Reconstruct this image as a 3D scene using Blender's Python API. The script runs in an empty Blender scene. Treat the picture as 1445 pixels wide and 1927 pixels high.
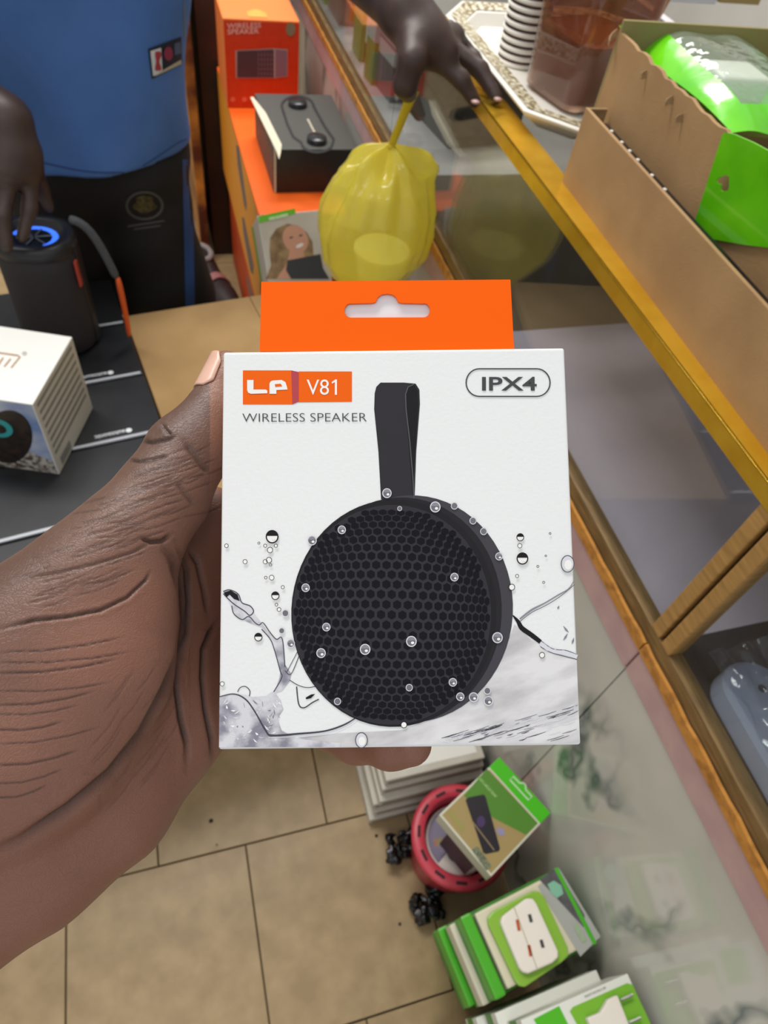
import bpy, bmesh, math, random
import numpy as np
from mathutils import Matrix, Vector
from mathutils.bvhtree import BVHTree

random.seed(7)
S = bpy.context.scene
COL = S.collection

# ---------------------------------------------------------------- camera
FPX, CX, CY = 1290.0, 722.5, 963.5            # focal length and centre in pixels of a 1445x1927 frame
H = 1.36                                      # height of the phone above the floor
_v1 = np.array([140 - CX, -820 - CY, FPX]); _dn = np.array([525 - CX, 1960 - CY, FPX])
_ey = _v1 / np.linalg.norm(_v1); _ed = _dn - _ey * (_dn @ _ey); _ed /= np.linalg.norm(_ed)
RW = np.array([np.cross(_ey, -_ed), _ey, -_ed])   # world <- camera (right, down, forward)
EYE = np.array([0.0, 0.0, H])
cam = bpy.data.cameras.new('camera'); camo = bpy.data.objects.new('camera', cam); COL.objects.link(camo)
cam.sensor_fit = 'VERTICAL'; cam.sensor_height = 36.0; cam.lens = FPX / 1927 * 36.0
cam.clip_start = 0.01; cam.clip_end = 60
cam.dof.use_dof = True; cam.dof.focus_distance = 0.2; cam.dof.aperture_fstop = 24
_m = Matrix.Identity(4)
for i in range(3):
    _m[i][0] = RW[i, 0]; _m[i][1] = -RW[i, 1]; _m[i][2] = -RW[i, 2]; _m[i][3] = EYE[i]
camo.matrix_world = _m
S.camera = camo

# ---------------------------------------------------------------- light and exposure
S.view_settings.view_transform = 'Standard'; S.view_settings.look = 'None'
S.view_settings.gamma = 1.0; S.view_settings.use_curve_mapping = False
S.view_settings.exposure = 0.0
W = bpy.data.worlds.new('world'); S.world = W; W.use_nodes = True
W.node_tree.nodes['Background'].inputs[0].default_value = (0.94, 0.97, 1.0, 1)
W.node_tree.nodes['Background'].inputs[1].default_value = 0.62
def area(name, loc, size, power, rot=(0, 0, 0), col=(1, 1, 1)):
    l = bpy.data.lights.new(name, 'AREA'); l.shape = 'RECTANGLE'; l.size, l.size_y = size; l.energy = power; l.color = col
    o = bpy.data.objects.new(name, l); COL.objects.link(o); o.location = loc; o.rotation_euler = rot; return o
area('ceiling_lamp', (-0.7, -0.9, 2.75), (1.3, 0.5), 9, (math.radians(-14), math.radians(-10), 0), (1, 0.985, 0.96))
area('ceiling_lamp', (-0.3, 1.5, 2.8), (1.3, 0.5), 42, (0, 0, 0), (1, 0.97, 0.93))
area('ceiling_lamp', (0.9, 2.4, 2.8), (1.2, 0.5), 42, (0, 0, 0), (1, 0.97, 0.93))

# ---------------------------------------------------------------- pixel helpers (used to read true positions off the photograph)
def ray(x, y): return RW @ np.array([x - CX, y - CY, FPX])
def onz(x, y, z): d = ray(x, y); return EYE + d * ((z - H) / d[2])
def onx(x, y, X): d = ray(x, y); return EYE + d * (X / d[0])
def ony(x, y, Y): d = ray(x, y); return EYE + d * (Y / d[1])
def dep(x, y, D): return EYE + ray(x, y) / FPX * D
def proj(P):
    c = (np.asarray(P) - EYE) @ RW
    return np.stack([CX + FPX * c[..., 0] / c[..., 2], CY + FPX * c[..., 1] / c[..., 2]], -1)

# ---------------------------------------------------------------- materials
def lin(c):
    if isinstance(c, str):
        c = [int(c[i:i + 2], 16) / 255 for i in (1, 3, 5)]
        c = [x / 12.92 if x <= 0.04045 else ((x + 0.055) / 1.055) ** 2.4 for x in c]
    return (c[0], c[1], c[2], 1.0)
MATS = {}
def mat(name, col, rough=0.5, metal=0.0, col2=None, scale=40, detail=3, bump=0.0, bscale=300, coat=0.0, emit=None, stretch=(1, 1, 1), lo=0.35, hi=0.65, spec=0.5, space='Object'):
    if name in MATS: return MATS[name]
    m = bpy.data.materials.new(name); m.use_nodes = True; nt = m.node_tree; N = nt.nodes; L = nt.links
    b = N['Principled BSDF']; b.inputs['Base Color'].default_value = lin(col)
    b.inputs['Roughness'].default_value = rough; b.inputs['Metallic'].default_value = metal
    b.inputs['Specular IOR Level'].default_value = spec; b.inputs['Coat Weight'].default_value = coat
    b.inputs['Coat Roughness'].default_value = 0.08
    if emit:
        b.inputs['Emission Color'].default_value = lin(emit[0]); b.inputs['Emission Strength'].default_value = emit[1]
    if col2 or bump:
        tc = N.new('ShaderNodeTexCoord'); mp = N.new('ShaderNodeMapping'); mp.inputs['Scale'].default_value = stretch
        L.new(tc.outputs[space], mp.inputs[0])
    if col2:
        n = N.new('ShaderNodeTexNoise'); n.inputs['Scale'].default_value = scale; n.inputs['Detail'].default_value = detail
        r = N.new('ShaderNodeValToRGB'); r.color_ramp.elements[0].position = lo; r.color_ramp.elements[1].position = hi
        r.color_ramp.elements[0].color = lin(col); r.color_ramp.elements[1].color = lin(col2)
        L.new(mp.outputs[0], n.inputs[0]); L.new(n.outputs[0], r.inputs[0]); L.new(r.outputs[0], b.inputs['Base Color'])
    if bump:
        n = N.new('ShaderNodeTexNoise'); n.inputs['Scale'].default_value = bscale; n.inputs['Detail'].default_value = 4
        bp = N.new('ShaderNodeBump'); bp.inputs['Strength'].default_value = bump; bp.inputs['Distance'].default_value = 0.002
        L.new(mp.outputs[0], n.inputs[0]); L.new(n.outputs[0], bp.inputs['Height']); L.new(bp.outputs[0], b.inputs['Normal'])
    MATS[name] = m; return m
def clear(name, tint=(0.95, 0.97, 0.96), rough=0.0, body=None, amount=0.0, base=0.04, bump=0.0, translucent=None):
    """thin clear sheet: see-through with a mirror reflection that grows at grazing angles (plus an optional cloudy body)"""
    if name in MATS: return MATS[name]
    m = bpy.data.materials.new(name); m.use_nodes = True; nt = m.node_tree; N = nt.nodes; L = nt.links
    for n in list(N):
        if n.type != 'OUTPUT_MATERIAL': N.remove(n)
    out = N['Material Output']
    lw = N.new('ShaderNodeLayerWeight'); p = N.new('ShaderNodeMath'); p.operation = 'POWER'; p.inputs[1].default_value = 5
    a = N.new('ShaderNodeMath'); a.operation = 'MULTIPLY_ADD'; a.inputs[1].default_value = 1 - base; a.inputs[2].default_value = base
    L.new(lw.outputs['Facing'], p.inputs[0]); L.new(p.outputs[0], a.inputs[0])
    t = N.new('ShaderNodeBsdfTransparent'); t.inputs[0].default_value = (*tint, 1)
    g = N.new('ShaderNodeBsdfGlossy'); g.inputs['Roughness'].default_value = rough
    src = t
    if body:
        d = N.new('ShaderNodeBsdfDiffuse'); d.inputs[0].default_value = lin(body)
        bodyout = d
        if translucent:
            tr = N.new('ShaderNodeBsdfTranslucent'); tr.inputs[0].default_value = lin(translucent)
            mm = N.new('ShaderNodeMixShader'); mm.inputs[0].default_value = 0.5
            L.new(d.outputs[0], mm.inputs[1]); L.new(tr.outputs[0], mm.inputs[2]); bodyout = mm
        m1 = N.new('ShaderNodeMixShader'); m1.inputs[0].default_value = amount
        L.new(t.outputs[0], m1.inputs[1]); L.new(bodyout.outputs[0], m1.inputs[2]); src = m1
    mx = N.new('ShaderNodeMixShader')
    L.new(a.outputs[0], mx.inputs[0]); L.new(src.outputs[0], mx.inputs[1]); L.new(g.outputs[0], mx.inputs[2]); L.new(mx.outputs[0], out.inputs[0])
    if bump:
        tc = N.new('ShaderNodeTexCoord'); n = N.new('ShaderNodeTexNoise'); n.inputs['Scale'].default_value = 60
        bp = N.new('ShaderNodeBump'); bp.inputs['Strength'].default_value = bump; bp.inputs['Distance'].default_value = 0.004
        L.new(tc.outputs['Object'], n.inputs[0]); L.new(n.outputs[0], bp.inputs['Height']); L.new(bp.outputs[0], g.inputs['Normal']); L.new(bp.outputs[0], lw.inputs['Normal'])
    MATS[name] = m; return m
def marble():
    m = mat('marble_tile', '#d2d0c6', 0.09, col2='#c0bfb6', scale=5, lo=0.4, hi=0.7); nt = m.node_tree; N = nt.nodes; L = nt.links
    b = N['Principled BSDF']; old = b.inputs['Base Color'].links[0].from_socket
    tc = N.new('ShaderNodeTexCoord'); n1 = N.new('ShaderNodeTexNoise'); n1.inputs['Scale'].default_value = 4; n1.inputs['Detail'].default_value = 4; n1.inputs['Roughness'].default_value = 0.5
    mp = N.new('ShaderNodeMapping'); mp.inputs['Rotation'].default_value = (0.5, 0.2, 0.4); mp.inputs['Scale'].default_value = (1, 1.4, 0.7)
    L.new(tc.outputs['Object'], mp.inputs[0]); L.new(mp.outputs[0], n1.inputs[0])
    s = N.new('ShaderNodeMath'); s.operation = 'SUBTRACT'; s.inputs[1].default_value = 0.5; L.new(n1.outputs[0], s.inputs[0])
    ab = N.new('ShaderNodeMath'); ab.operation = 'ABSOLUTE'; L.new(s.outputs[0], ab.inputs[0])
    r = N.new('ShaderNodeMapRange'); r.inputs[1].default_value = 0.0; r.inputs[2].default_value = 0.035; r.inputs[3].default_value = 1; r.inputs[4].default_value = 0; L.new(ab.outputs[0], r.inputs[0])
    n2 = N.new('ShaderNodeTexNoise'); n2.inputs['Scale'].default_value = 3.5; L.new(tc.outputs['Object'], n2.inputs[0])
    r2 = N.new('ShaderNodeMapRange'); r2.inputs[1].default_value = 0.42; r2.inputs[2].default_value = 0.58; L.new(n2.outputs[0], r2.inputs[0])
    mu = N.new('ShaderNodeMath'); mu.operation = 'MULTIPLY'; L.new(r.outputs[0], mu.inputs[0]); L.new(r2.outputs[0], mu.inputs[1])
    mx = N.new('ShaderNodeMix'); mx.data_type = 'RGBA'; L.new(mu.outputs[0], mx.inputs['Factor']); L.new(old, mx.inputs['A']); mx.inputs['B'].default_value = lin('#5f6b66'); L.new(mx.outputs['Result'], b.inputs['Base Color'])
    return m

# ---------------------------------------------------------------- objects
WM = {}
def link(o, parent=None, M=None):
    COL.objects.link(o); M = M or Matrix.Identity(4)
    if parent is not None:
        o.parent = parent; WM[o] = WM[parent] @ M
    else: WM[o] = M
    o.matrix_basis = M; return o
def tag(o, label=None, cat=None, group=None, kind=None):
    if label: o['label'] = label
    if cat: o['category'] = cat
    if group: o['group'] = group
    if kind: o['kind'] = kind
    return o
def thing(name, label, cat, loc=(0, 0, 0), rz=0.0, group=None, M=None):
    o = bpy.data.objects.new(name, None); o.empty_display_size = 0.02
    link(o, None, M or (Matrix.Translation(Vector(loc)) @ Matrix.Rotation(rz, 4, 'Z')))
    return tag(o, label, cat, group)
class MB:
    def __init__(s): s.v = []; s.f = []
    def add(s, vs, fs):
        n = len(s.v); s.v += [tuple(map(float, p)) for p in vs]; s.f += [tuple(n + i for i in f) for f in fs]; return s
    def box(s, x0, x1, y0, y1, z0, z1):
        return s.add([(x0, y0, z0), (x1, y0, z0), (x1, y1, z0), (x0, y1, z0), (x0, y0, z1), (x1, y0, z1), (x1, y1, z1), (x0, y1, z1)],
                     [(0, 3, 2, 1), (4, 5, 6, 7), (0, 1, 5, 4), (1, 2, 6, 5), (2, 3, 7, 6), (3, 0, 4, 7)])
    def obox(s, o, a, b, c):                      # corner and three edge vectors
        o, a, b, c = map(np.asarray, (o, a, b, c))
        if np.cross(a, b) @ c < 0: a, b = b, a
        return s.add([o, o + a, o + a + b, o + b, o + c, o + a + c, o + a + b + c, o + b + c], [(0, 3, 2, 1), (4, 5, 6, 7), (0, 1, 5, 4), (1, 2, 6, 5), (2, 3, 7, 6), (3, 0, 4, 7)])
    def prism(s, pts, z0, z1):
        n = len(pts); vs = [(*p, z0) for p in pts] + [(*p, z1) for p in pts]
        return s.add(vs, [tuple(range(n - 1, -1, -1)), tuple(range(n, 2 * n))] + [(i, (i + 1) % n, n + (i + 1) % n, n + i) for i in range(n)])
    def loft(s, rings, cap0=True, cap1=True):
        n = len(rings[0]); vs = [p for r in rings for p in r]; fs = []
        for k in range(len(rings) - 1):
            for i in range(n): fs.append((k * n + i, k * n + (i + 1) % n, (k + 1) * n + (i + 1) % n, (k + 1) * n + i))
        if cap0: fs.append(tuple(range(n - 1, -1, -1)))
        if cap1: fs.append(tuple(range((len(rings) - 1) * n, len(rings) * n)))
        return s.add(vs, fs)
    def lathe(s, prof, n=32, o=(0, 0, 0), cap0=False, cap1=False):
        return s.loft([[(o[0] + r * math.cos(2 * math.pi * i / n), o[1] + r * math.sin(2 * math.pi * i / n), o[2] + z) for i in range(n)] for r, z in prof], cap0, cap1)
    def tube(s, path, r, n=8, flat=1.0):
        P = [np.asarray(p, float) for p in path]; rings = []; up = np.array([0, 0, 1.0]); nv = None
        for i, p in enumerate(P):
            t = P[min(i + 1, len(P) - 1)] - P[max(i - 1, 0)]; t = t / (np.linalg.norm(t) + 1e-12)
            if nv is None:
                nv = np.cross(t, up)
                if np.linalg.norm(nv) < 1e-3: nv = np.cross(t, np.array([1.0, 0, 0]))
            nv = nv - t * (nv @ t); nv /= np.linalg.norm(nv) + 1e-12; bv = np.cross(t, nv)
            rr = r[i] if hasattr(r, '__len__') else r
            rings.append([p + rr * (math.cos(2 * math.pi * k / n) * nv + flat * math.sin(2 * math.pi * k / n) * bv) for k in range(n)])
        return s.loft(rings)
    def grid(s, fn, nu, nv):
        vs = [fn(i / nu, j / nv) for j in range(nv + 1) for i in range(nu + 1)]
        return s.add(vs, [(j * (nu + 1) + i, j * (nu + 1) + i + 1, (j + 1) * (nu + 1) + i + 1, (j + 1) * (nu + 1) + i) for j in range(nv) for i in range(nu)])
    def build(s, name, m, parent=None, world=True, bevel=0.0, seg=2, smooth=False, solid=0.0, subsurf=0, loc=None, kind=None):
        vs = s.v
        if world and parent is not None:
            A = np.array(WM[parent].inverted()); V = np.array(vs); vs = (V @ A[:3, :3].T + A[:3, 3]).tolist()
        me = bpy.data.meshes.new(name); me.from_pydata(vs, [], s.f)
        if bevel or True:
            bm = bmesh.new(); bm.from_mesh(me)
            if len(bm.faces) < 20000: bmesh.ops.remove_doubles(bm, verts=bm.verts, dist=1e-6); bmesh.ops.recalc_face_normals(bm, faces=bm.faces)
            if bevel: bmesh.ops.bevel(bm, geom=[e for e in bm.edges if len(e.link_faces) == 2 and e.calc_face_angle(0) > 0.5], offset=bevel, segments=seg, profile=0.6, affect='EDGES')
            bm.to_mesh(me); bm.free()
        me.materials.append(m)
        if smooth:
            for p in me.polygons: p.use_smooth = True
        o = bpy.data.objects.new(name, me); link(o, parent, Matrix.Translation(Vector(loc)) if loc is not None else None)
        if subsurf: q = o.modifiers.new('subsurf', 'SUBSURF'); q.levels = q.render_levels = subsurf
        if solid: q = o.modifiers.new('solid', 'SOLIDIFY'); q.thickness = solid; q.offset = 0
        if kind: o['kind'] = kind
        return o
def copy_tree(o, M, parent=None, label=None):
    c = o.copy(); COL.objects.link(c)
    if parent is not None: c.parent = parent
    else:
        c.matrix_basis = M
        if label: c['label'] = label
    WM[c] = (WM[parent] @ c.matrix_basis) if parent is not None else M
    for ch in [x for x in list(bpy.data.objects) if x.parent == o]: copy_tree(ch, None, c)
    return c
class PL:
    """a plane in space: origin, two in-plane axes; print and lettering are laid on it"""
    def __init__(s, o, a, b):
        s.o = np.asarray(o, float); s.a = np.asarray(a, float); s.a = s.a / np.linalg.norm(s.a)
        b = np.asarray(b, float); b = b - s.a * (b @ s.a); s.b = b / np.linalg.norm(b); s.n = np.cross(s.a, s.b)
        if s.n @ (EYE - s.o) < 0: s.n = -s.n
    def uv(s, u, v, off=0.0): return s.o + s.a * u + s.b * v + s.n * off
    def px(s, x, y, off=0.0):
        d = ray(x, y); o = s.o + s.n * off; return EYE + d * (((o - EYE) @ s.n) / (d @ s.n))
JOIN = ('splash_streak', 'splash_outline', 'drop_print', 'drop_rim', 'drop_shade', 'drop_glint')   # one printed picture: pieces of one ink are one part
ACC = {}
def ngon(parent, name, pl, pts, m, off=0.0004, px=True):
    P = [(pl.px(x, y, off) if px else pl.uv(x, y, off)) for x, y in pts]
    if name in JOIN: ACC.setdefault((name, m.name), MB()).add(P, [tuple(range(len(P)))]); return
    return MB().add(P, [tuple(range(len(P)))]).build(name, m, parent)
def ellpts(x, y, rx, ry, n=28, rot=0.0, a0=0.0, a1=2 * math.pi):
    c, s_ = math.cos(rot), math.sin(rot); full = abs(a1 - a0 - 2 * math.pi) < 1e-6; out = []
    for i in range(n if full else n + 1):
        t = a0 + (a1 - a0) * i / n; p, q = rx * math.cos(t), ry * math.sin(t); out.append((x + c * p - s_ * q, y + s_ * p + c * q))
    return out
def ribbon(parent, name, pl, pts, w, m, off=0.0004, closed=False, px=True):
    P = np.array(pts, float); n = len(P); ws = w if hasattr(w, '__len__') else [w] * n; A = []; B = []
    for i in range(n):
        t = (P[(i + 1) % n] - P[i - 1]) if closed else (P[min(i + 1, n - 1)] - P[max(i - 1, 0)])
        t = t / (np.linalg.norm(t) + 1e-9); q = np.array([-t[1], t[0]]) * ws[i] / 2; A.append(P[i] + q); B.append(P[i] - q)
    f = pl.px if px else pl.uv
    V = [f(*a, off) for a in A] + [f(*b, off) for b in B]
    F = [(i, (i + 1) % n, n + (i + 1) % n, n + i) for i in range(n if closed else n - 1)]
    if name in JOIN: ACC.setdefault((name, m.name), MB()).add(V, F); return
    return MB().add(V, F).build(name, m, parent)
def smooth(pts, n=5, closed=False):
    P = np.array(pts, float); m = len(P); out = []
    for i in range(m if closed else m - 1):
        g = (lambda k: P[k % m]) if closed else (lambda k: P[min(max(k, 0), m - 1)])
        a, b, c, d = g(i - 1), g(i), g(i + 1), g(i + 2)
        for k in range(n):
            t = k / n; out.append(tuple(0.5 * (2 * b + (c - a) * t + (2 * a - 5 * b + 4 * c - d) * t * t + (3 * b - a - 3 * c + d) * t ** 3)))
    if not closed: out.append(tuple(P[-1]))
    return out
_tc = {}
def text2d(body, bold=0.0):
    k = (body, bold)
    if k not in _tc:
        cu = bpy.data.curves.new('t', 'FONT'); cu.body = body; cu.offset = bold; cu.resolution_u = 4
        o = bpy.data.objects.new('t', cu); COL.objects.link(o); bpy.context.view_layer.update()
        me = bpy.data.meshes.new_from_object(o.evaluated_get(bpy.context.evaluated_depsgraph_get()))
        V = np.array([v.co[:2] for v in me.vertices]); F = [tuple(p.vertices) for p in me.polygons]
        bpy.data.objects.remove(o); bpy.data.curves.remove(cu); bpy.data.meshes.remove(me)
        V = (V - V.min(0)) / (V.max(0) - V.min(0)); _tc[k] = (V, F)
    return _tc[k]
def text(parent, pl, body, p0, p1, ptop, m, off=0.0005, bold=0.0, px=True, name='lettering'):
    V, F = text2d(body, bold); f = pl.px if px else pl.uv
    o, a, b = f(*p0, off), f(*p1, off), f(*ptop, off)
    return MB().add([o + (a - o) * u + (b - o) * v for u, v in V], F).build(name, m, parent)

# ---------------------------------------------------------------- organic shapes: blended volumes turned into one skin
class SDF:
    def __init__(s, lo, hi, h):
        s.lo = np.asarray(lo, float); s.h = h; s.n = (np.ceil((np.asarray(hi) - s.lo) / h).astype(int) + 1)
        s.F = np.full(s.n, 1.0, np.float32); s.ax = [s.lo[i] + h * np.arange(s.n[i]) for i in range(3)]
    def _sub(s, mn, mx):
        sl = [];
        for i in range(3):
            a = max(0, int((mn[i] - s.lo[i]) / s.h) - 1); b = min(s.n[i], int((mx[i] - s.lo[i]) / s.h) + 3); sl.append(slice(a, max(a, b)))
        g = [s.ax[i][sl[i]].astype(np.float32) for i in range(3)]
        return tuple(sl), g[0][:, None, None], g[1][None, :, None], g[2][None, None, :]
    def _mix(s, sl, d, k):
        F = s.F[sl]; q = np.maximum(k - np.abs(F - d), 0) / k; s.F[sl] = np.minimum(F, d) - q * q * k * 0.25
    def cap(s, a, b, ra, rb, k=0.006):
        a = np.asarray(a, float); b = np.asarray(b, float); m = max(ra, rb) + 2 * k + 3 * s.h
        sl, x, y, z = s._sub(np.minimum(a, b) - m, np.maximum(a, b) + m)
        d = b - a; L = d @ d + 1e-12; t = np.clip(((x - a[0]) * d[0] + (y - a[1]) * d[1] + (z - a[2]) * d[2]) / L, 0, 1).astype(np.float32)
        dist = np.sqrt((x - a[0] - t * d[0]) ** 2 + (y - a[1] - t * d[1]) ** 2 + (z - a[2] - t * d[2]) ** 2) - (ra + (rb - ra) * t)
        s._mix(sl, dist.astype(np.float32), k)
    def chain(s, pts, k=0.006):
        for p, q in zip(pts[:-1], pts[1:]): s.cap(p[0], q[0], p[1], q[1], k)
    def ell(s, c, r, k=0.01, rz=0.0):
        c = np.asarray(c, float); m = max(r) + 2 * k + 3 * s.h; sl, x, y, z = s._sub(c - m, c + m)
        X = (x - c[0]) * math.cos(rz) + (y - c[1]) * math.sin(rz); Y = -(x - c[0]) * math.sin(rz) + (y - c[1]) * math.cos(rz)
        q = np.sqrt((X / r[0]) ** 2 + (Y / r[1]) ** 2 + ((z - c[2]) / r[2]) ** 2); s._mix(sl, ((q - 1) * min(r)).astype(np.float32), k)
    def mesh(s):
        F = s.F; G = F < 0; nx, ny, nz = F.shape
        c = np.zeros((nx - 1, ny - 1, nz - 1), np.int8)
        offs = [(i, j, k) for i in (0, 1) for j in (0, 1) for k in (0, 1)]
        for i, j, k in offs: c += G[i:nx - 1 + i, j:ny - 1 + j, k:nz - 1 + k]
        I, J, K = np.nonzero((c > 0) & (c < 8)); idx = np.full(c.shape, -1, np.int32); idx[I, J, K] = np.arange(len(I))
        acc = np.zeros((len(I), 3)); cnt = np.zeros(len(I))
        for a in range(3):
            for p in offs:
                if p[a]: continue
                q = list(p); q[a] = 1
                f0 = F[I + p[0], J + p[1], K + p[2]]; f1 = F[I + q[0], J + q[1], K + q[2]]; mk = (f0 < 0) != (f1 < 0)
                t = np.where(mk, f0 / np.where(mk, f0 - f1, 1), 0); e = np.array(p, float)[None] + np.eye(3)[a][None] * t[:, None]
                acc += e * mk[:, None]; cnt += mk
        V = (acc / cnt[:, None] + np.stack([I, J, K], 1)) * s.h + s.lo; Q = []
        for a in range(3):
            u, w = (a + 1) % 3, (a + 2) % 3
            A = np.moveaxis(G, (a, u, w), (0, 1, 2)); D = np.moveaxis(idx, (a, u, w), (0, 1, 2))
            E = A[:-1, 1:-1, 1:-1] != A[1:, 1:-1, 1:-1]; i, j, k = np.nonzero(E); ins = A[:-1, 1:-1, 1:-1][i, j, k]
            q = np.stack([D[i, j, k], D[i, j + 1, k], D[i, j + 1, k + 1], D[i, j, k + 1]], 1); q[~ins] = q[~ins][:, ::-1]; Q.append(q)
        return V, np.concatenate(Q)
def skin(name, V, Q, m, parent=None, attrs=None):
    if parent is not None:
        A = np.array(WM[parent].inverted()); V = V @ A[:3, :3].T + A[:3, 3]
    me = bpy.data.meshes.new(name); me.vertices.add(len(V)); me.vertices.foreach_set('co', V.astype(np.float32).ravel())
    me.loops.add(Q.size); me.loops.foreach_set('vertex_index', Q.astype(np.int32).ravel())
    me.polygons.add(len(Q)); me.polygons.foreach_set('loop_start', np.arange(0, Q.size, 4, dtype=np.int32)); me.polygons.foreach_set('loop_total', np.full(len(Q), 4, np.int32))
    me.update(calc_edges=True); me.polygons.foreach_set('use_smooth', np.ones(len(Q), bool)); me.materials.append(m)
    for k, a in (attrs or {}).items():
        at = me.attributes.new(k, 'FLOAT', 'POINT'); at.data.foreach_set('value', a.astype(np.float32))
    o = bpy.data.objects.new(name, me); return link(o, parent)
def normals(V, Q):
    n = np.cross(V[Q[:, 2]] - V[Q[:, 0]], V[Q[:, 3]] - V[Q[:, 1]]); N = np.zeros_like(V)
    for i in range(4): np.add.at(N, Q[:, i], n)
    return N / (np.linalg.norm(N, axis=1)[:, None] + 1e-12)
def drape(parent, name, fn, nu, nv, bvh, m, off=0.0015):
    """a patch of cloth print lying on a surface: every corner sits on the surface itself"""
    def f(u, v):
        x, y = fn(u, v); d = Vector(ray(x, y)).normalized(); h = bvh.ray_cast(Vector(EYE), d)
        if h[0] is None: miss.add(len(seen_)); seen_.append(0); return dep(x, y, 1.5)
        seen_.append(1); return np.array(h[0] - d * off)
    miss, seen_ = set(), []
    mb = MB().grid(f, nu, nv); mb.f = [q for q in mb.f if not miss & set(q)]
    used = sorted({i for q in mb.f for i in q}); mp = {i: k for k, i in enumerate(used)}; mb.v = [mb.v[i] for i in used]; mb.f = [tuple(mp[i] for i in q) for q in mb.f]
    return mb.build(name, m, parent, smooth=True)

# ================================================================ THE SETTING
XC = 0.435                                    # plane of the counter front
def struct(o): o['kind'] = 'structure'; return o
TP = 0.2995
fl = struct(MB().box(-2.6, 2.4, -1.5, 4.8, -0.05, -0.006).build('floor', mat('grout', '#5d5243', 0.9)))
m_tile = mat('floor_tile', '#a88f68', 0.42, col2='#967e59', scale=7, detail=8, bump=0.12, bscale=160, space='Generated')
_t = MB().box(-TP / 2 + 0.0013, TP / 2 - 0.0013, -TP / 2 + 0.0013, TP / 2 - 0.0013, -0.006, 0.0).build('tile', m_tile, fl, world=False, bevel=0.0008, seg=1)
_first = True
for r in range(-3, 15):
    for c in range(-6, 2):
        x = -0.0107 + TP * (c + 0.5) + (0.1495 if r % 2 else 0); y = -0.006 + TP * (r + 0.5)
        if x - TP / 2 > XC: continue
        o = _t if _first else link(_t.copy(), fl); _first = False
        o.matrix_basis = Matrix.Translation((x, y, 0.0004 * ((r * 7 + c * 3) % 3)))
m_wall = mat('wall_paint', '#d9d6cf', 0.8, col2='#cfccc4', scale=3)
struct(MB().box(-2.6, 2.4, 4.8, 4.9, -0.05, 3.0).build('wall_back', m_wall))
struct(MB().box(2.4, 2.5, -1.5, 4.9, -0.05, 3.0).build('wall_right', m_wall))
struct(MB().box(-2.7, -2.6, -1.5, 4.9, -0.05, 3.0).build('wall_left', m_wall))

# ---------------------------------------------------------------- glass display counter
Y0, Y1, X1 = -0.75, 2.5, 0.93
ZG, ZC = 0.963, 0.980                         # lower edge of the gold strip, counter top
cn = thing('display_counter', 'long glass display counter with gold edge strip and marble tiled base', 'counter', (XC, 0.8, 0))
m_marb = marble()
MB().box(XC + 0.008, X1, Y0, Y1, 0, 0.70).build('base', mat('cement', '#8d877c', 0.9), cn)
ys = [Y0, 0.2330 - 0.6, 0.2330, 0.8330, 1.4330, 2.0330, Y1]
for a, b in zip(ys[:-1], ys[1:]):
    MB().box(XC, XC + 0.01, a + 0.0008, b - 0.0008, 0.0, 0.673).build('wall_tile', m_marb, cn, bevel=0.0006, seg=1)
m_pink = mat('pink_paint', '#c9a6a2', 0.55, col2='#bf9c9b', scale=25, bump=0.2, bscale=150)
m_orng = mat('orange_filler', '#c98a3c', 0.7, col2='#9a6428', scale=60, bump=0.6, bscale=120, lo=0.5, hi=0.75)
m_wood = mat('varnished_wood', '#b98f55', 0.4, col2='#a07a45', scale=22, stretch=(1, 1, 9), bump=0.1)
m_rail = mat('rail_wood', '#8b6f45', 0.45, col2='#6d5433', scale=30, stretch=(9, 1, 9), bump=0.1)
for a, b in zip(ys[:-1], ys[1:]):
    MB().box(XC - 0.002, XC + 0.03, a + 0.0012, b - 0.0012, 0.673, 0.7185).build('pink_ledge', m_pink, cn, bevel=0.001, seg=1)
    mb = MB(); n = 40
    mb.grid(lambda u, v: (XC - 0.003 - 0.0004 * math.sin(57 * u + 3 * v) * v, a + 0.001 + (b - a - 0.002) * u, 0.7180 + v * (0.0155 + 0.0008 * math.sin(83 * u) * math.sin(19 * u + 1))), n, 2)
    mb.build('orange_edging', m_orng, cn, solid=0.004)
MB().box(XC + 0.001, XC + 0.018, Y0, Y1, 0.7185, 0.7525).build('bottom_rail', m_rail, cn, bevel=0.0015)
m_glass = clear('pane_glass', (0.93, 0.95, 0.95), base=0.075)
PY = 0.226                                    # joint between the two bays
for a, b in ((Y0, PY - 0.014), (PY + 0.014, 1.33), (1.333, Y1)):
    MB().box(XC + 0.006, XC + 0.011, a, b, 0.7515, ZG + 0.004).build('glass_pane', m_glass, cn)
for a, b in ((PY - 0.018, PY - 0.0025), (PY + 0.0025, PY + 0.018)):
    MB().box(XC, XC + 0.02, a, b, 0.7525, ZG).build('post', m_wood, cn, bevel=0.002)
MB().box(XC + 0.008, XC + 0.02, PY - 0.0025, PY + 0.0025, 0.7525, ZG).build('groove', mat('dark_gap', '#14120e', 0.8), cn)
m_gold = mat('gold_strip', '#ecbd3c', 0.24, metal=0.62, col2='#e0ae2e', scale=30, bump=0.05)
MB().box(XC - 0.0015, XC + 0.001, Y0, Y1, ZG, ZC + 0.002).build('gold_face', m_gold, cn, bevel=0.0006, seg=1)
MB().box(XC - 0.0015, XC + 0.037, Y0, Y1, ZC, ZC + 0.002).build('gold_strip', m_gold, cn, bevel=0.0006, seg=1)
MB().box(XC + 0.002, X1, Y0, Y1, ZC - 0.006, ZC).build('glass_top', clear('top_glass', (0.82, 0.83, 0.82), base=0.05, body='#6b665e', amount=0.12), cn)
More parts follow.
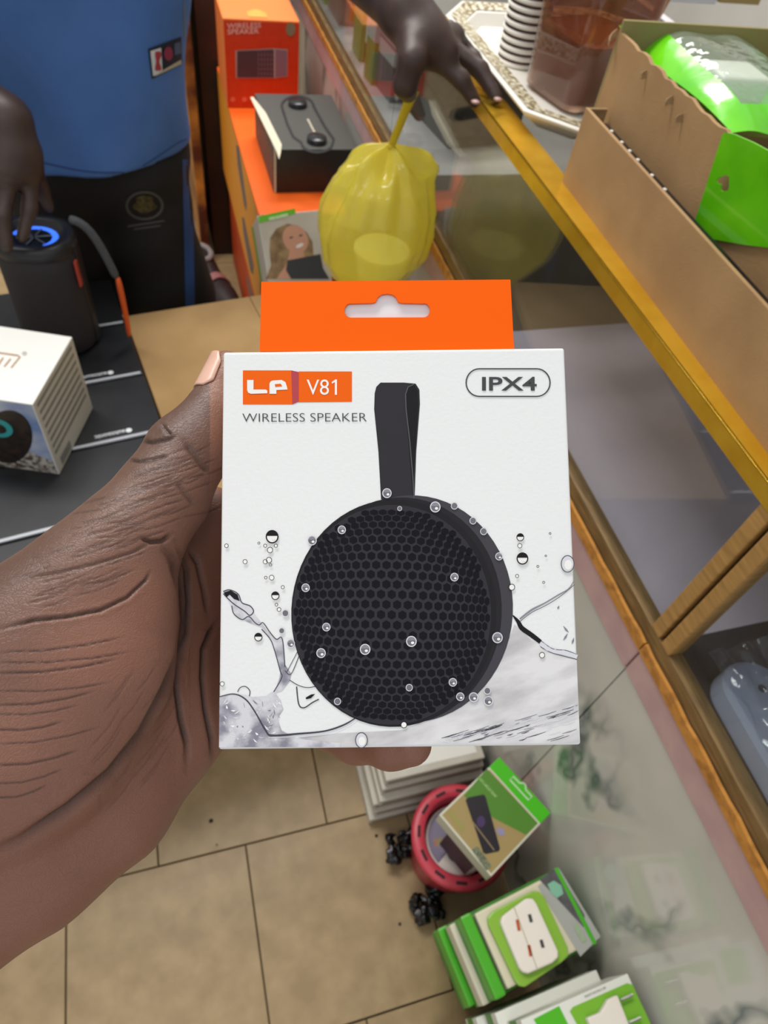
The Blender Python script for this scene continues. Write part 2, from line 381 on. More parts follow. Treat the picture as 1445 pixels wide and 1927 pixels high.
MB().box(XC + 0.0185, X1, PY, 0.74, 0.70, 0.7445).build('shelf', mat('lilac_board', '#ddd3e2', 0.7, col2='#d3c9d8', scale=9), cn)
MB().box(XC + 0.0185, X1, 1.2005, Y1, 0.70, 0.7445).build('shelf', mat('lit_pale_board', '#dcd6d2', 0.6, col2='#cfc8c4', scale=9), cn)  # far part of the shelf coloured whiter to show a lit interior
MB().box(XC + 0.0185, X1, 0.7405, 1.20, 0.70, 0.7445).build('shelf', mat('shaded_brown_board', '#776b58', 0.6, col2='#685d4c', scale=9), cn)  # this stretch darkened so the reflection in the pane stands out
MB().box(XC + 0.0185, X1, Y0, PY - 0.0005, 0.70, 0.7445).build('shelf', mat('shaded_dark_board', '#4a4650', 0.7, col2='#3c3942', scale=9), cn)  # near bay shelf given a darker colour for its shaded interior
MB().box(X1, X1 + 0.02, Y0, Y1, 0, ZC).build('back_panel', mat('back_board', '#c9c2c4', 0.7), cn)

# ================================================================ GOODS ON THE COUNTER
m_card = mat('cardboard', '#ad8a5f', 0.8, col2='#a07d54', scale=14, detail=6, bump=0.15, bscale=400)
m_card2 = mat('cardboard_edge', '#8f7550', 0.9, col2='#a88a62', scale=90)
m_cardin = mat('cardboard_inside', '#8d8052', 0.85)
b0, b1 = onz(1056, 343, ZC + 0.0005), onz(1445, 859, ZC + 0.0005)
e = (b1 - b0) / np.linalg.norm(b1 - b0); pr = np.array([-e[1], e[0], 0.0]); pr = pr if pr[0] > 0 else -pr; up = np.array([0, 0, 1.0])
hh = 0.084; LN = 0.62
c1 = thing('narrow_carton', 'low narrow kraft cardboard carton lying along the gold counter edge', 'carton', b0)
MB().obox(b0, e * LN, pr * 0.004, up * hh).build('side_wall', m_card, c1, bevel=0.001)
MB().obox(b0 + pr * 0.004, e * 0.004, pr * 0.022, up * hh).build('end_wall', m_card2, c1, bevel=0.001)
MB().obox(b0 + pr * 0.026, e * LN, pr * 0.003, up * (hh - 0.045)).build('side_wall', m_card, c1, bevel=0.001)
MB().obox(b0 + pr * 0.004, e * LN, pr * 0.022, up * 0.004).build('bottom', m_card2, c1)
st = thing('led_strip', 'black strip with small white dots standing inside narrow carton', 'light strip', b0 + pr * 0.012 + e * 0.03 + up * 0.0045)
q = b0 + pr * 0.011 + e * 0.02 + up * 0.0045
MB().obox(q, e * 0.5, pr * 0.009, up * (hh - 0.012)).build('strip', mat('black_plastic', '#17161a', 0.35), st, bevel=0.0008)
for k in (0.4, 1.6, 2.5, 3.4, 4.9, 6.2):
    MB().lathe([(0.0001, 0), (0.0022, 0), (0.0018, 0.0012), (0.0001, 0.0015)], 10, q + pr * 0.0045 + e * (0.012 + k * 0.021) + up * (hh - 0.012)).build('dot', mat('white_dot', '#f4f2ea', 0.4), st)
# tall open carton with the green pouches
wp = PL(b0 + pr * 0.032, e, up)
tl = wp.px(1168, 62); hz = tl[2] - ZC; s0 = (tl - wp.o) @ e; B2 = wp.o + e * s0
c2 = thing('open_carton', 'open kraft cardboard carton with torn rim holding green pouches', 'carton', B2)
random.seed(3)
nn = 60; prof = []
for i in range(nn + 1):
    t = i / nn; s_ = t * 0.62; pz = hz + 0.0 - 0.002 * math.sin(4 * t) ** 2 - (0.004 * random.random() if 0.05 < t < 0.5 else 0.001 * random.random())
    prof.append((s_, pz))
poly = [B2 + e * a + up * z for a, z in prof]; nb = len(poly)
mb = MB(); V = poly + [B2 + e * a for a, z in prof]; V2 = [p + pr * 0.0045 for p in V]
F = [(i, i + 1, nb + i + 1, nb + i) for i in range(nb - 1)]; F2 = [tuple(2 * nb + k for k in f[::-1]) for f in F]
F3 = [(i + 1, i, 2 * nb + i, 2 * nb + i + 1) for i in range(nb - 1)] + [(0, nb, 3 * nb, 2 * nb), (nb - 1, 2 * nb - 1, 4 * nb - 1, 3 * nb - 1)]
mb.add(V + V2, F + F2 + F3).build('side_wall', m_card, c2)
CW = 0.27
MB().obox(B2 - e * 0.0045, e * 0.0045, pr * CW, up * (hz + 0.011)).build('far_wall', m_cardin, c2, bevel=0.001)
MB().obox(B2 + pr * CW, e * 0.62, pr * 0.0045, up * (hz - 0.002)).build('side_wall', m_card, c2, bevel=0.001)
MB().obox(B2, e * 0.62, pr * CW, up * 0.004).build('bottom', m_card, c2)
# torn scraps on the rim
for px_, py_, L_, a_ in ((1160, 62, 0.026, 2.6), (1215, 140, 0.008, 0.4), (1265, 188, 0.012, 0.3), (1283, 222, 0.010, 0.2)):
    p = wp.px(px_, py_, 0.001); d1 = -pr * math.cos(a_ * 0.3) * 0.6 + e * math.sin(a_) * 0.8 - up * 0.25
    mb = MB(); mb.grid(lambda u, v: p + d1 * L_ * u + (e * 0.4 - up) * 0.007 * (v - 0.5) * (1 - 0.4 * u) - pr * 0.003 * math.sin(3 * u), 6, 2); mb.build('torn_scrap', m_card2, c2, solid=0.0012)
# green pouches
m_pg = mat('green_film', '#5cc60e', 0.16, col2='#74d81c', scale=18, bump=0.5, bscale=26, coat=0.6)
m_clear = clear('clear_film', (0.93, 0.97, 0.93), 0.03, body='#c9d6c2', amount=0.22, base=0.08, bump=0.6)
m_white = mat('white_plastic', '#e6e4de', 0.35)
def pouch(name, label, c, ax, ay, w, h, puff, sag=0.0, hole=False, content=True):
    c = np.asarray(c); ax = np.asarray(ax) / np.linalg.norm(ax); ay = np.asarray(ay) - ax * (np.asarray(ay) @ ax); ay /= np.linalg.norm(ay); nz = np.cross(ax, ay)
    if nz[2] < 0: nz = -nz
    t = thing(name, label, 'pouch', c, 0, 'green pouches in the open carton')
    def fs(sg):
        def f(u, v):
            uu, vv = u * 2 - 1, v * 2 - 1
            b = max(0, (1 - uu ** 4)) * max(0, (1 - vv ** 4)); rip = 0.0025 * math.sin(11 * u + 7 * v) * (1 - 0.5 * b)
            return c + ax * uu * w / 2 * (1 - 0.03 * vv * vv) + ay * vv * h / 2 + nz * (sg * puff * b + rip + sag * uu * uu * 0.0)
        return f
    MB().grid(fs(-1), 24, 24).build('back_film', m_pg, t, smooth=True)
    mb = MB(); mb.grid(fs(1), 24, 24)
    if content:
        win = []
        keep = []
        for fc in mb.f:
            cu = np.mean([[(i % 25) / 24, (i // 25) / 24] for i in fc], 0)
            (win if (0.16 < cu[0] < 0.84 and 0.12 < cu[1] < 0.74) else keep).append(fc)
        mw = MB(); mw.v = mb.v; mw.f = win; mw.build('clear_window', m_clear, t, smooth=True)
        mb.f = keep
    mb.build('front_film', m_pg, t, smooth=True)
    if content:
        pq = thing('wall_adapter', 'white wall adapter sealed in ' + ('upper' if 'upper' in label else 'lower') + ' green pouch', 'adapter', c)
        a0 = c - ax * 0.03 - ay * 0.038 - nz * (puff * 0.55)
        MB().obox(a0, ax * 0.06, ay * 0.05, nz * puff * 1.15).build('body', m_white, pq, bevel=0.006, seg=3, smooth=True)
        MB().obox(a0 + ax * 0.018 + ay * 0.0505, ax * 0.006, ay * 0.014, nz * 0.004).build('prong', mat('prong_metal', '#b9b9b5', 0.25, 1.0), pq)
        MB().obox(a0 + ax * 0.038 + ay * 0.0505, ax * 0.006, ay * 0.014, nz * 0.004).build('prong', MATS['prong_metal'], pq)
    return t
zp_ = ZC + hz - 0.016
Pq = [onz(*p, zp_) for p in ((1213, 72), (1450, 66), (1490, 262), (1306, 222))]
cc = sum(Pq) / 4; axp = (Pq[1] - Pq[0]) + (Pq[2] - Pq[3]); ayp = (Pq[0] - Pq[3]) + (Pq[1] - Pq[2])
pouch('green_pouch', 'upper green pouch with clear window over white adapter in open carton', cc, axp, ayp, np.linalg.norm(axp) / 2, np.linalg.norm(ayp) / 2, 0.022)
pouch('green_pouch', 'lower green pouch with clear window half hidden in carton shadow', B2 + e * 0.25 + pr * 0.165 + up * (hz - 0.075), pr + e * 0.1, -e - up * 0.2, 0.13, 0.15, 0.018)
# flap pouch hanging over the wall
fp = thing('green_pouch', 'flat bright green pouch with hang hole draped over carton side', 'pouch', wp.px(1400, 380, 0.004), 0, 'green pouches in the open carton')
fpl = PL(wp.px(1385, 330, 0.012), wp.px(1440, 460, 0.006) - wp.px(1315, 425, 0.006), wp.px(1365, 255, 0.018) - wp.px(1315, 425, 0.006))
out = [(1371, 249), (1362, 251), (1308, 420), (1306, 432), (1312, 440), (1345, 450), (1400, 460), (1470, 468), (1540, 470), (1540, 330), (1470, 295), (1420, 268), (1385, 253)]
hole = [(1350, 339), (1356, 333), (1368, 329), (1374, 332), (1374, 350), (1372, 358), (1362, 360), (1357, 357), (1359, 347), (1352, 345)]
bm = bmesh.new()
def loopv(pts): return [bm.verts.new(fpl.px(x, y) ) for x, y in pts]
ov, hv = loopv(out), loopv(hole)
es = [bm.edges.new((a[i], a[(i + 1) % len(a)])) for a in (ov, hv) for i in range(len(a))]
bmesh.ops.triangle_fill(bm, use_beauty=True, use_dissolve=False, edges=es)
me = bpy.data.meshes.new('film'); bm.to_mesh(me); bm.free()
A_ = WM[fp].inverted(); me.transform(A_); me.materials.append(m_pg)
o = bpy.data.objects.new('film', me); link(o, fp); q = o.modifiers.new('solid', 'SOLIDIFY'); q.thickness = 0.0012
# tray, cups and jug
ZT = ZC + 0.026
p1, p2, p3, p4 = onz(838, 28, ZT), onz(868, 2, ZT), onz(985, 209, ZT), onz(1090, 247, ZT)
tw = 0.36
ctr = np.array([(p1[0] + p3[0]) / 2 + tw / 2, (p2[1] + p4[1]) / 2, 0])
oct_ = [p1, p3, p4, np.array([p4[0] + 0.22, p4[1], 0]), np.array([p3[0] + tw, p3[1], 0]), np.array([p1[0] + tw, p1[1], 0]), np.array([p2[0] + 0.24, p2[1], 0]), p2]
oct_ = np.array([[p[0], p[1]] for p in oct_]); octc = oct_.mean(0)
def inset(d):
    n = len(oct_); out = []
    for i in range(n):
        a, b, c = oct_[i - 1], oct_[i], oct_[(i + 1) % n]; u = (b - a) / np.linalg.norm(b - a); w = (c - b) / np.linalg.norm(c - b)
        n1 = np.array([-u[1], u[0]]); n2 = np.array([-w[1], w[0]])
        if n1 @ (octc - b) < 0: n1 = -n1
        if n2 @ (octc - b) < 0: n2 = -n2
        k = (n1 + n2); out.append(b + k * d / (1 + n1 @ n2))
    return out
def ring(d, z): return [(x, y, z) for x, y in inset(d)]
tr = thing('serving_tray', 'white octagonal serving tray with gold floral rim on counter', 'tray', (*octc, ZC))
m_mel = mat('melamine', '#e4e0d6', 0.3)
MB().loft([ring(0.034, ZC + 0.0006), ring(0.002, ZT - 0.004), ring(0.0, ZT), ring(0.004, ZT + 0.002), ring(0.034, ZT - 0.003), ring(0.046, ZC + 0.006)]).build('dish', m_mel, tr, bevel=0.0015, seg=2)
MB().loft([ring(0.0075, ZT + 0.0024), ring(0.031, ZT - 0.0012)], False, False).build('gold_pattern', mat('gold_floral', '#d8d2bd', 0.35, col2='#7d6a38', scale=150, detail=5, lo=0.44, hi=0.56), tr)
cb = onz(975, 108, ZC + 0.012)
m_cup = mat('paper_cup', '#eeeae0', 0.6); m_cupb = mat('cup_print', '#5a4038', 0.5, col2='#402b26', scale=70)
for k in range(16):
    z = 0.0 + k * 0.0098
    ct = thing('paper_cup', ('lowest', 'second', 'third', 'fourth', 'fifth', 'sixth', 'seventh', 'eighth', 'ninth', 'tenth', 'eleventh', 'twelfth', 'thirteenth', 'fourteenth', 'fifteenth', 'topmost')[k] + ' brown paper cup from the bottom of the upside down stack on tray' if k not in (0, 15) else ('lowest' if k == 0 else 'topmost') + ' brown paper cup of the upside down stack on tray', 'cup', (cb[0], cb[1], ZC + 0.0065 + z), 0, 'stacked paper cups')
    MB().lathe([(0.031, 0.0), (0.0325, 0.001), (0.033, 0.003), (0.0325, 0.005), (0.031, 0.006)], 36, (0, 0, 0)).build('rim', m_cup, ct, world=False, smooth=True)
    MB().lathe([(0.031, 0.004), (0.0228, 0.086), (0.0225, 0.087), (0.0, 0.083)], 36).build('cup_body', m_cupb, ct, world=False, smooth=False)
jb = onz(1072, 200, ZC + 0.007)
jg = thing('plastic_jug', 'tinted brown plastic jug of amber drink standing on tray', 'jug', (jb[0] + 0.022, jb[1] + 0.034, ZC + 0.0065), 0.25, M=Matrix.Translation((jb[0] + 0.022, jb[1] + 0.034, ZC + 0.0065)) @ Matrix.Rotation(0.25, 4, 'Z') @ Matrix.Scale(1.14, 4))
def rrect(w, d, r, z, n=6, tw=0.0):
    pts = []
    for cx_, cy_, a0 in ((w - r, d - r, 0), (-w + r, d - r, 90), (-w + r, -d + r, 180), (w - r, -d + r, 270)):
        for i in range(n + 1): a = math.radians(a0 + 90 * i / n); pts.append((cx_ + r * math.cos(a), cy_ + r * math.sin(a), z))
    return pts
m_jug = clear('jug_plastic', (0.80, 0.64, 0.54), 0.05, body='#8a5a44', amount=0.22, base=0.06)
MB().loft([rrect(0.043, 0.043, 0.02, 0.0), rrect(0.050, 0.050, 0.02, 0.006), rrect(0.054, 0.054, 0.022, 0.11), rrect(0.058, 0.058, 0.03, 0.2), rrect(0.056, 0.056, 0.028, 0.2), rrect(0.051, 0.051, 0.02, 0.11), rrect(0.047, 0.047, 0.018, 0.009)]).build('shell', m_jug, jg, world=False, smooth=True)
MB().loft([rrect(0.046, 0.046, 0.018, 0.0105), rrect(0.0488, 0.0488, 0.02, 0.07)]).build('drink', mat('amber_drink', '#9a5a2a', 0.2), jg, world=False, smooth=False)
MB().tube([(0.055, 0.0, 0.18), (0.085, 0, 0.185), (0.105, 0, 0.16), (0.104, 0, 0.1), (0.085, 0, 0.06), (0.053, 0, 0.05)], 0.007, 10).build('handle', mat('jug_handle', '#a8743c', 0.3), jg, world=False, smooth=True, subsurf=1)
# goods at the far right end of the counter
p = onz(1245, 6, ZC + 0.0005)
t = thing('boxed_gadget', 'white carton with black round emblem behind the open carton', 'box', (p[0] + 0.05, p[1] + 0.05, ZC + 0.0005))
MB().box(-0.08, 0.08, -0.04, 0.04, 0, 0.1).build('carton_body', mat('white_card', '#d9dadd', 0.5), t, world=False, bevel=0.002)
for r_, m_ in ((0.02, mat('ink_black', '#1f1d1d', 0.5)), (0.013, MATS['white_card'])):
    MB().add([(0.01 + r_ * math.cos(a * 0.26), -0.0402 - (0.02 - r_) * 0.02, 0.05 + r_ * math.sin(a * 0.26)) for a in range(24)], [tuple(range(24))]).build('emblem', m_, t, world=False)
p = onz(1350, 8, ZC + 0.0005)
t = thing('kraft_bag', 'small tan paper packet behind the open carton', 'packet', (p[0] + 0.06, p[1] + 0.03, ZC + 0.0005))
MB().loft([rrect(0.05, 0.02, 0.006, 0.0), rrect(0.045, 0.018, 0.006, 0.06), rrect(0.02, 0.006, 0.004, 0.1)]).build('paper', mat('tan_paper', '#a9905a', 0.7), t, world=False)
MB().box(-0.02, 0.03, -0.0212, -0.0206, 0.012, 0.05).build('print', mat('pink_print', '#b58a9c', 0.6, col2='#dcd3d6', scale=90), t, world=False)

# ================================================================ GOODS INSIDE THE CASE
ZS = 0.7450
pw = thing('power_strip', 'pale blue white power strip in clear wrap behind near glass pane', 'power strip', (XC + 0.053, 0.006, ZS), 0.0)
m_ps = mat('strip_plastic', '#a9b3cc', 0.4)
MB().loft([rrect(0.029, 0.17, 0.027, 0.0), rrect(0.032, 0.173, 0.03, 0.006), rrect(0.032, 0.173, 0.03, 0.03), rrect(0.028, 0.169, 0.027, 0.036)]).build('body', m_ps, pw, world=False, smooth=False)
for y in (-0.13, -0.075, -0.02, 0.035):
    s_ = MB().lathe([(0.0001, 0.0362), (0.016, 0.0362), (0.018, 0.0375), (0.0001, 0.0376)], 20, (0, y, 0)).build('socket', mat('socket_face', '#8d97b2', 0.4), pw, world=False)
    for dx, dy in ((-0.006, -0.004), (0.006, -0.004), (0, 0.007)):
        MB().box(dx - 0.0015, dx + 0.0015, y + dy - 0.003, y + dy + 0.003, 0.0377, 0.0379).build('slot', mat('slot_black', '#15151a', 0.6), s_, world=False)
MB().lathe([(0.0001, 0.0362), (0.004, 0.0362), (0.004, 0.0372), (0.0001, 0.0373)], 14, (0.004, 0.142, 0)).build('screw_cap', mat('screw_dark', '#3a3e4d', 0.5), pw, world=False)
cbp = [(0.0, 0.175, 0.02), (0.01, 0.2, 0.03)]
path = []
for k in range(150):
    a = k * 0.21; path.append((0.034 + 0.014 * math.cos(a) + 0.0005 * k * 0.02, 0.085 + 0.05 * math.sin(a), 0.05 + 0.005 * math.sin(a * 0.37) + 0.00007 * k))
MB().tube(path, 0.0042, 8).build('cable', mat('pale_cable', '#c9c5b8', 0.45), pw, world=False, smooth=True)
wr = MB(); wr.grid(lambda u, v: (-0.036 + 0.118 * u, -0.19 + 0.375 * v, 0.046 + 0.018 * math.exp(-((u - 0.72) / 0.25) ** 2) + 0.004 * math.sin(31 * u + 17 * v) + 0.003 * math.sin(47 * v - 20 * u)), 26, 50)
wr.build('clear_wrap', clear('wrap_film', (0.95, 0.96, 0.99), 0.04, body='#9aa2b5', amount=0.1, base=0.06, bump=0.5), pw, world=False, smooth=True)
bg = SDF((XC + 0.10, -0.02, 0.70), (XC + 0.40, 0.19, 0.92), 0.004)
random.seed(5)
for k in range(26): bg.ell((XC + 0.205 + random.random() * 0.12, 0.09 + random.random() * 0.04, 0.775 + random.random() * 0.07), [0.018 + 0.02 * random.random() for _ in range(3)], 0.006)
sl_ = bg.F; bg.F = np.maximum(sl_, (ZS + 0.001 - bg.ax[2])[None, None, :].astype(np.float32)); V, Q = bg.mesh()
skin('black_bag', V, Q, mat('black_film', '#111014', 0.22, bump=0.8, bscale=60))
tag(bpy.data.objects['black_bag'], 'crumpled black plastic bag behind near glass beside power strip', 'bag')
# far bay: hanging cables and small packs
def on(x, y, X): return onx(x, y, X)
m_ob = mat('orange_plug', '#e88a1e', 0.35); m_bk = mat('plug_black', '#1b1916', 0.4)
plug = thing('charging_cable', 'orange and black cable plug hanging at the back of the glass case', 'cable', (0, 0, 0), 0, 'hanging cables in the case')
MB().lathe([(0.0001, 0), (0.0045, 0), (0.005, 0.002), (0.005, 0.026), (0.0042, 0.028)], 10).build('orange_end', m_ob, plug, world=False)
MB().lathe([(0.0046, 0.0275), (0.005, 0.029), (0.0046, 0.046), (0.002, 0.05), (0.0012, 0.1), (0.0001, 0.1)], 10).build('black_end', m_bk, plug, world=False)
words = ['leftmost', 'second', 'third', 'fourth', 'fifth', 'sixth', 'seventh', 'eighth', 'ninth', 'rightmost']
spots = [(662, 40, .50), (676, 36, .50), (706, 44, .51), (722, 62, .52), (679, 136, .49), (686, 138, .495), (709, 112, .50), (645, 30, .53), (735, 30, .56), (752, 40, .58)]
spots.sort()
for i, (x, y, X) in enumerate(spots):
    P = on(x, y, X); P[2] = min(P[2], 0.90)
    M = Matrix.Translation(Vector(P)) @ Matrix.Rotation(0.2 * math.sin(i * 2.1), 4, 'X') @ Matrix.Scale(1.35, 4)
    lab = words[i] + ' orange and black cable plug hanging in the glass case' if i in (0, 9) else words[i] + ' orange and black cable plug from the left in the glass case'
    if i == 0: plug.matrix_basis = M; WM[plug] = M; plug['label'] = lab
    else: copy_tree(plug, M, label=lab)
m_gc = mat('green_card', '#79b552', 0.5); m_wc = mat('pack_white', '#d5dad5', 0.35); m_gy = mat('pack_grey', '#6f7472', 0.4); m_sal = mat('pack_salmon', '#c98f7c', 0.4, col2='#d8aa98', scale=40)
def pack(name, label, cat, px_, py_, X, size, m, m2=None, rz=0.0, lean=0.0, group='packs in the far bay of the case'):
    P = on(px_, py_, X); z = ZS
    t = thing(name, label, cat, (P[0], P[1], z), 0, group, M=Matrix.Translation((P[0], P[1], z)) @ Matrix.Rotation(rz, 4, 'Z') @ Matrix.Rotation(lean, 4, 'X'))
    a, b, c = size; MB().box(-a / 2, a / 2, -b / 2, b / 2, 0, c).build('pack_body', m, t, world=False, bevel=0.002)
    if m2: MB().box(-a / 2 - 0.0005, a / 2 + 0.0005, -b / 2 - 0.0006, b / 2 + 0.0006, c * 0.68, c * 0.95).build('printed_band', m2, t, world=False)
    return t
pack('hang_pack', 'narrow pale green packet nearest the yellow bag behind the glass', 'packet', 690, 215, .475, (0.014, 0.05, 0.12), m_gc, m_wc, 0.1)
pack('hang_pack', 'narrow green and white packet under the orange plugs', 'packet', 672, 120, .48, (0.012, 0.07, 0.17), m_gc, m_wc, 0.0)
pack('hang_pack', 'tall yellow green packet by the wooden rail behind red box', 'packet', 608, 45, .475, (0.012, 0.06, 0.15), mat('lime_card', '#b6c25e', 0.5), m_wc, 0.0)
pack('boxed_gadget', 'dark grey gadget box standing behind the glass under dark hand', 'box', 742, 215, .52, (0.07, 0.09, 0.1), m_gy, m_wc, 0.1)
pack('blister_pack', 'salmon pink blister packet leaning in the far bay', 'packet', 640, 105, .50, (0.05, 0.13, 0.15), m_sal, None, 0.0, 0.0)
pack('blister_pack', 'pale pink packet at the back of the far bay', 'packet', 612, 20, .56, (0.08, 0.12, 0.16), mat('pack_pink', '#d9b3a6', 0.4), m_wc, 0.2, 0.0)
pack('hang_pack', 'black slim packet hanging beside yellow green packet', 'packet', 598, 25, .475, (0.008, 0.03, 0.16), m_bk, None, 0.0)
pack('boxed_gadget', 'dark grey box at the back of the case behind bag reflection', 'box', 860, 260, .62, (0.16, 0.2, 0.11), mat('pack_dark', '#4c4940', 0.5, col2='#3c3a33', scale=20), None, 0.15)
for i, (x, y, X, lab, m_) in enumerate(((700, 95, .60, 'white packet standing behind the orange plugs in the case', m_wc), (655, 40, .74, 'pale salmon packet at the far back of the case', m_sal), (718, 130, .58, 'white packet just behind the dark grey gadget box', m_wc), (690, 20, .66, 'pale pink packet behind the hanging cables', mat('pack_pink', '#d9b3a6', 0.4)))):
    pack('hang_pack', lab, 'packet', x, y, X, (0.03, 0.10, 0.15 + 0.01 * i), m_, m_gc if i % 2 == 0 else None, 0.1 * i)
wb = SDF((XC + 0.02, 1.1, 0.70), (XC + 0.2, 1.5, 0.93), 0.004); random.seed(9)
P = on(722, 185, .50)
for k in range(20): wb.ell((P[0] + 0.02 * random.random(), P[1] - 0.06 + 0.12 * random.random(), 0.76 + 0.1 * random.random()), [0.012, 0.02 + 0.01 * random.random(), 0.03], 0.006)
wb.F = np.maximum(wb.F, (ZS + 0.001 - wb.ax[2])[None, None, :].astype(np.float32)); V, Q = wb.mesh()
tag(skin('plastic_bag', V, Q, mat('white_film', '#cfd6d4', 0.25, bump=0.7, bscale=80)), 'crumpled white plastic bag of goods behind the glass', 'bag')

# ================================================================ BOXES ON THE FLOOR BESIDE THE COUNTER
m_or = mat('orange_print', '#f4671c', 0.45); m_red = mat('red_print', '#d73a10', 0.4, col2='#cf3408', scale=60); m_or2 = mat('orange_top', '#f8833f', 0.45)
m_yel = mat('amber_print', '#f2a02c', 0.45)
ZO = 0.578
xl = onz(430, 203, ZO)[0]; yr = onz(430, 203, ZO)[1]
ob = thing('speaker_carton', 'long orange speaker carton with grey slashes lying beside the counter', 'box', (xl, 1.6, 0))
MB().box(xl, xl + 0.19, 1.37, yr + 0.25, 0.30, ZO).build('carton_body', m_or, ob, bevel=0.002)
spl = PL((xl, 0, 0), (0, 1, 0), (0, 0, 1))
ngon(ob, 'amber_panel', spl, [(1.372, 0.302), (yr + 0.248, 0.302), (yr + 0.248, ZO - 0.004), (1.372, ZO - 0.004)], m_yel, 0.0004, px=False)
for q in ([(444, 272), (449, 276), (464, 385), (463, 398), (459, 385), (447, 310)], [(455, 408), (459, 410), (477, 500), (476, 517), (471, 510), (458, 440)], [(463, 520), (467, 522), (484, 590), (483, 600), (476, 590)]):
    ngon(ob, 'grey_slash', spl, q, mat('slash_grey', '#6d6468', 0.5), 0.0009)
lb = thing('speaker_carton', 'lower orange carton under the long orange speaker carton', 'box', (xl + 0.02, 1.6, 0))
MB().box(xl + 0.012, xl + 0.185, 1.34, yr + 0.24, 0.0, 0.2995).build('carton_body', mat('deep_orange', '#d8501a', 0.5, col2='#c24413', scale=9), lb, bevel=0.002)
# red speaker box
fpz = PL((xl, yr + 0.0, ZO), (1, 0, 0), (0, 0, 1))
xa, xb = fpz.px(428, 200)[0], fpz.px(561, 180)[0]; zt = fpz.px(490, 37)[2]
rb = thing('speaker_box', 'red boxed wireless speaker standing on long orange carton', 'box', ((xa + xb) / 2, yr, ZO))
MB().box(xa, xb, yr, yr + 0.17, ZO + 0.0006, zt).build('carton_body', m_or2, rb, bevel=0.002)
ngon(rb, 'front_print', fpz, [(xa - xl + 0.001, 0.002), (xb - xl - 0.001, 0.002), (xb - xl - 0.001, zt - ZO - 0.004), (xa - xl + 0.001, zt - ZO - 0.004)], m_red, 0.0005, px=False)
m_pk = mat('pale_red_ink', '#f0b9a8', 0.5)
text(rb, fpz, 'WIRELESS', (427, 54), (491, 52), (427, 44), m_pk, 0.0012, 0.01); text(rb, fpz, 'SPEAKER', (428, 65), (487, 63), (428, 55), m_pk, 0.0012, 0.01)
ngon(rb, 'seal', fpz, ellpts(547, 55, 9, 13), mat('seal_grey', '#8b7a5c', 0.4), 0.0012)
ngon(rb, 'picture', fpz, [(443, 95), (515, 91), (541, 93), (541, 144), (520, 147), (444, 147)], mat('pic_rim', '#b79a94', 0.5), 0.0011)
ngon(rb, 'picture', fpz, [(446, 96), (515, 93), (515, 146), (446, 146)], mat('pic_dark', '#4d3339', 0.5), 0.0015)
ngon(rb, 'picture', fpz, [(518, 93), (540, 95), (540, 143), (518, 146)], mat('pic_mid', '#8a6570', 0.5), 0.0015)
for i in range(5):
    ribbon(rb, 'picture_line', fpz, [(486 + i * 6, 95), (486 + i * 6, 145)], 1.0, MATS['pic_mid'], 0.0018)
    ribbon(rb, 'picture_line', fpz, [(486, 103 + i * 9), (514, 103 + i * 9)], 1.0, MATS['pic_mid'], 0.0018)
for x in (438, 460): ngon(rb, 'badge', fpz, ellpts(x, 187, 5, 5, 12), mat('badge_red', '#ee6a4c', 0.5), 0.0012)
mb = MB(); mb.grid(lambda u, v: (xa + 0.06 + 0.045 * u, yr + 0.012 + 0.03 * v, zt + 0.001 + 0.006 * math.sin(math.pi * u) * v), 6, 4); mb.build('tape_tab', mat('amber_tape', '#e6a24a', 0.4), rb, solid=0.0006)
# tall carton behind; its dark colour stands in for the shadowed gap between boxes
tb = thing('speaker_carton', 'tall dark brown carton standing behind the orange cartons', 'box', (xl - 0.03, yr + 0.3, 0))
MB().box(xl - 0.045, xl + 0.16, yr + 0.27, yr + 0.7, 0.0, 0.80).build('carton_body', mat('gap_shade_brown', '#3d2416', 0.5, col2='#2a1710', scale=9), tb, bevel=0.002)
tpl = PL((xl - 0.045, yr + 0.3, 0), (0, 1, 0), (0, 0, 1)); tpf = PL((xl, yr + 0.27, 0), (1, 0, 0), (0, 0, 1))
ngon(tb, 'sticker', tpl, [(0.03, 0.70), (0.11, 0.70), (0.11, 0.76), (0.03, 0.76)], mat('sticker_white', '#efe4d8', 0.5), 0.001, px=False)
text(tb, tpl, 'VO', (0.045, 0.715), (0.095, 0.715), (0.045, 0.745), mat('ink_black', '#1f1d1d'), 0.002, px=False)
pk = thing('printed_panel', 'narrow amber and brown printed carton standing in the gap beside the person', 'box', (xl - 0.05, yr, 0))
MB().box(xl - 0.088, xl - 0.062, yr + 0.22, yr + 0.62, 0.0, 0.80).build('carton_body', mat('amber_art', '#d08a35', 0.5, col2='#5a2a14', scale=8, detail=6, lo=0.40, hi=0.62), pk, bevel=0.002)
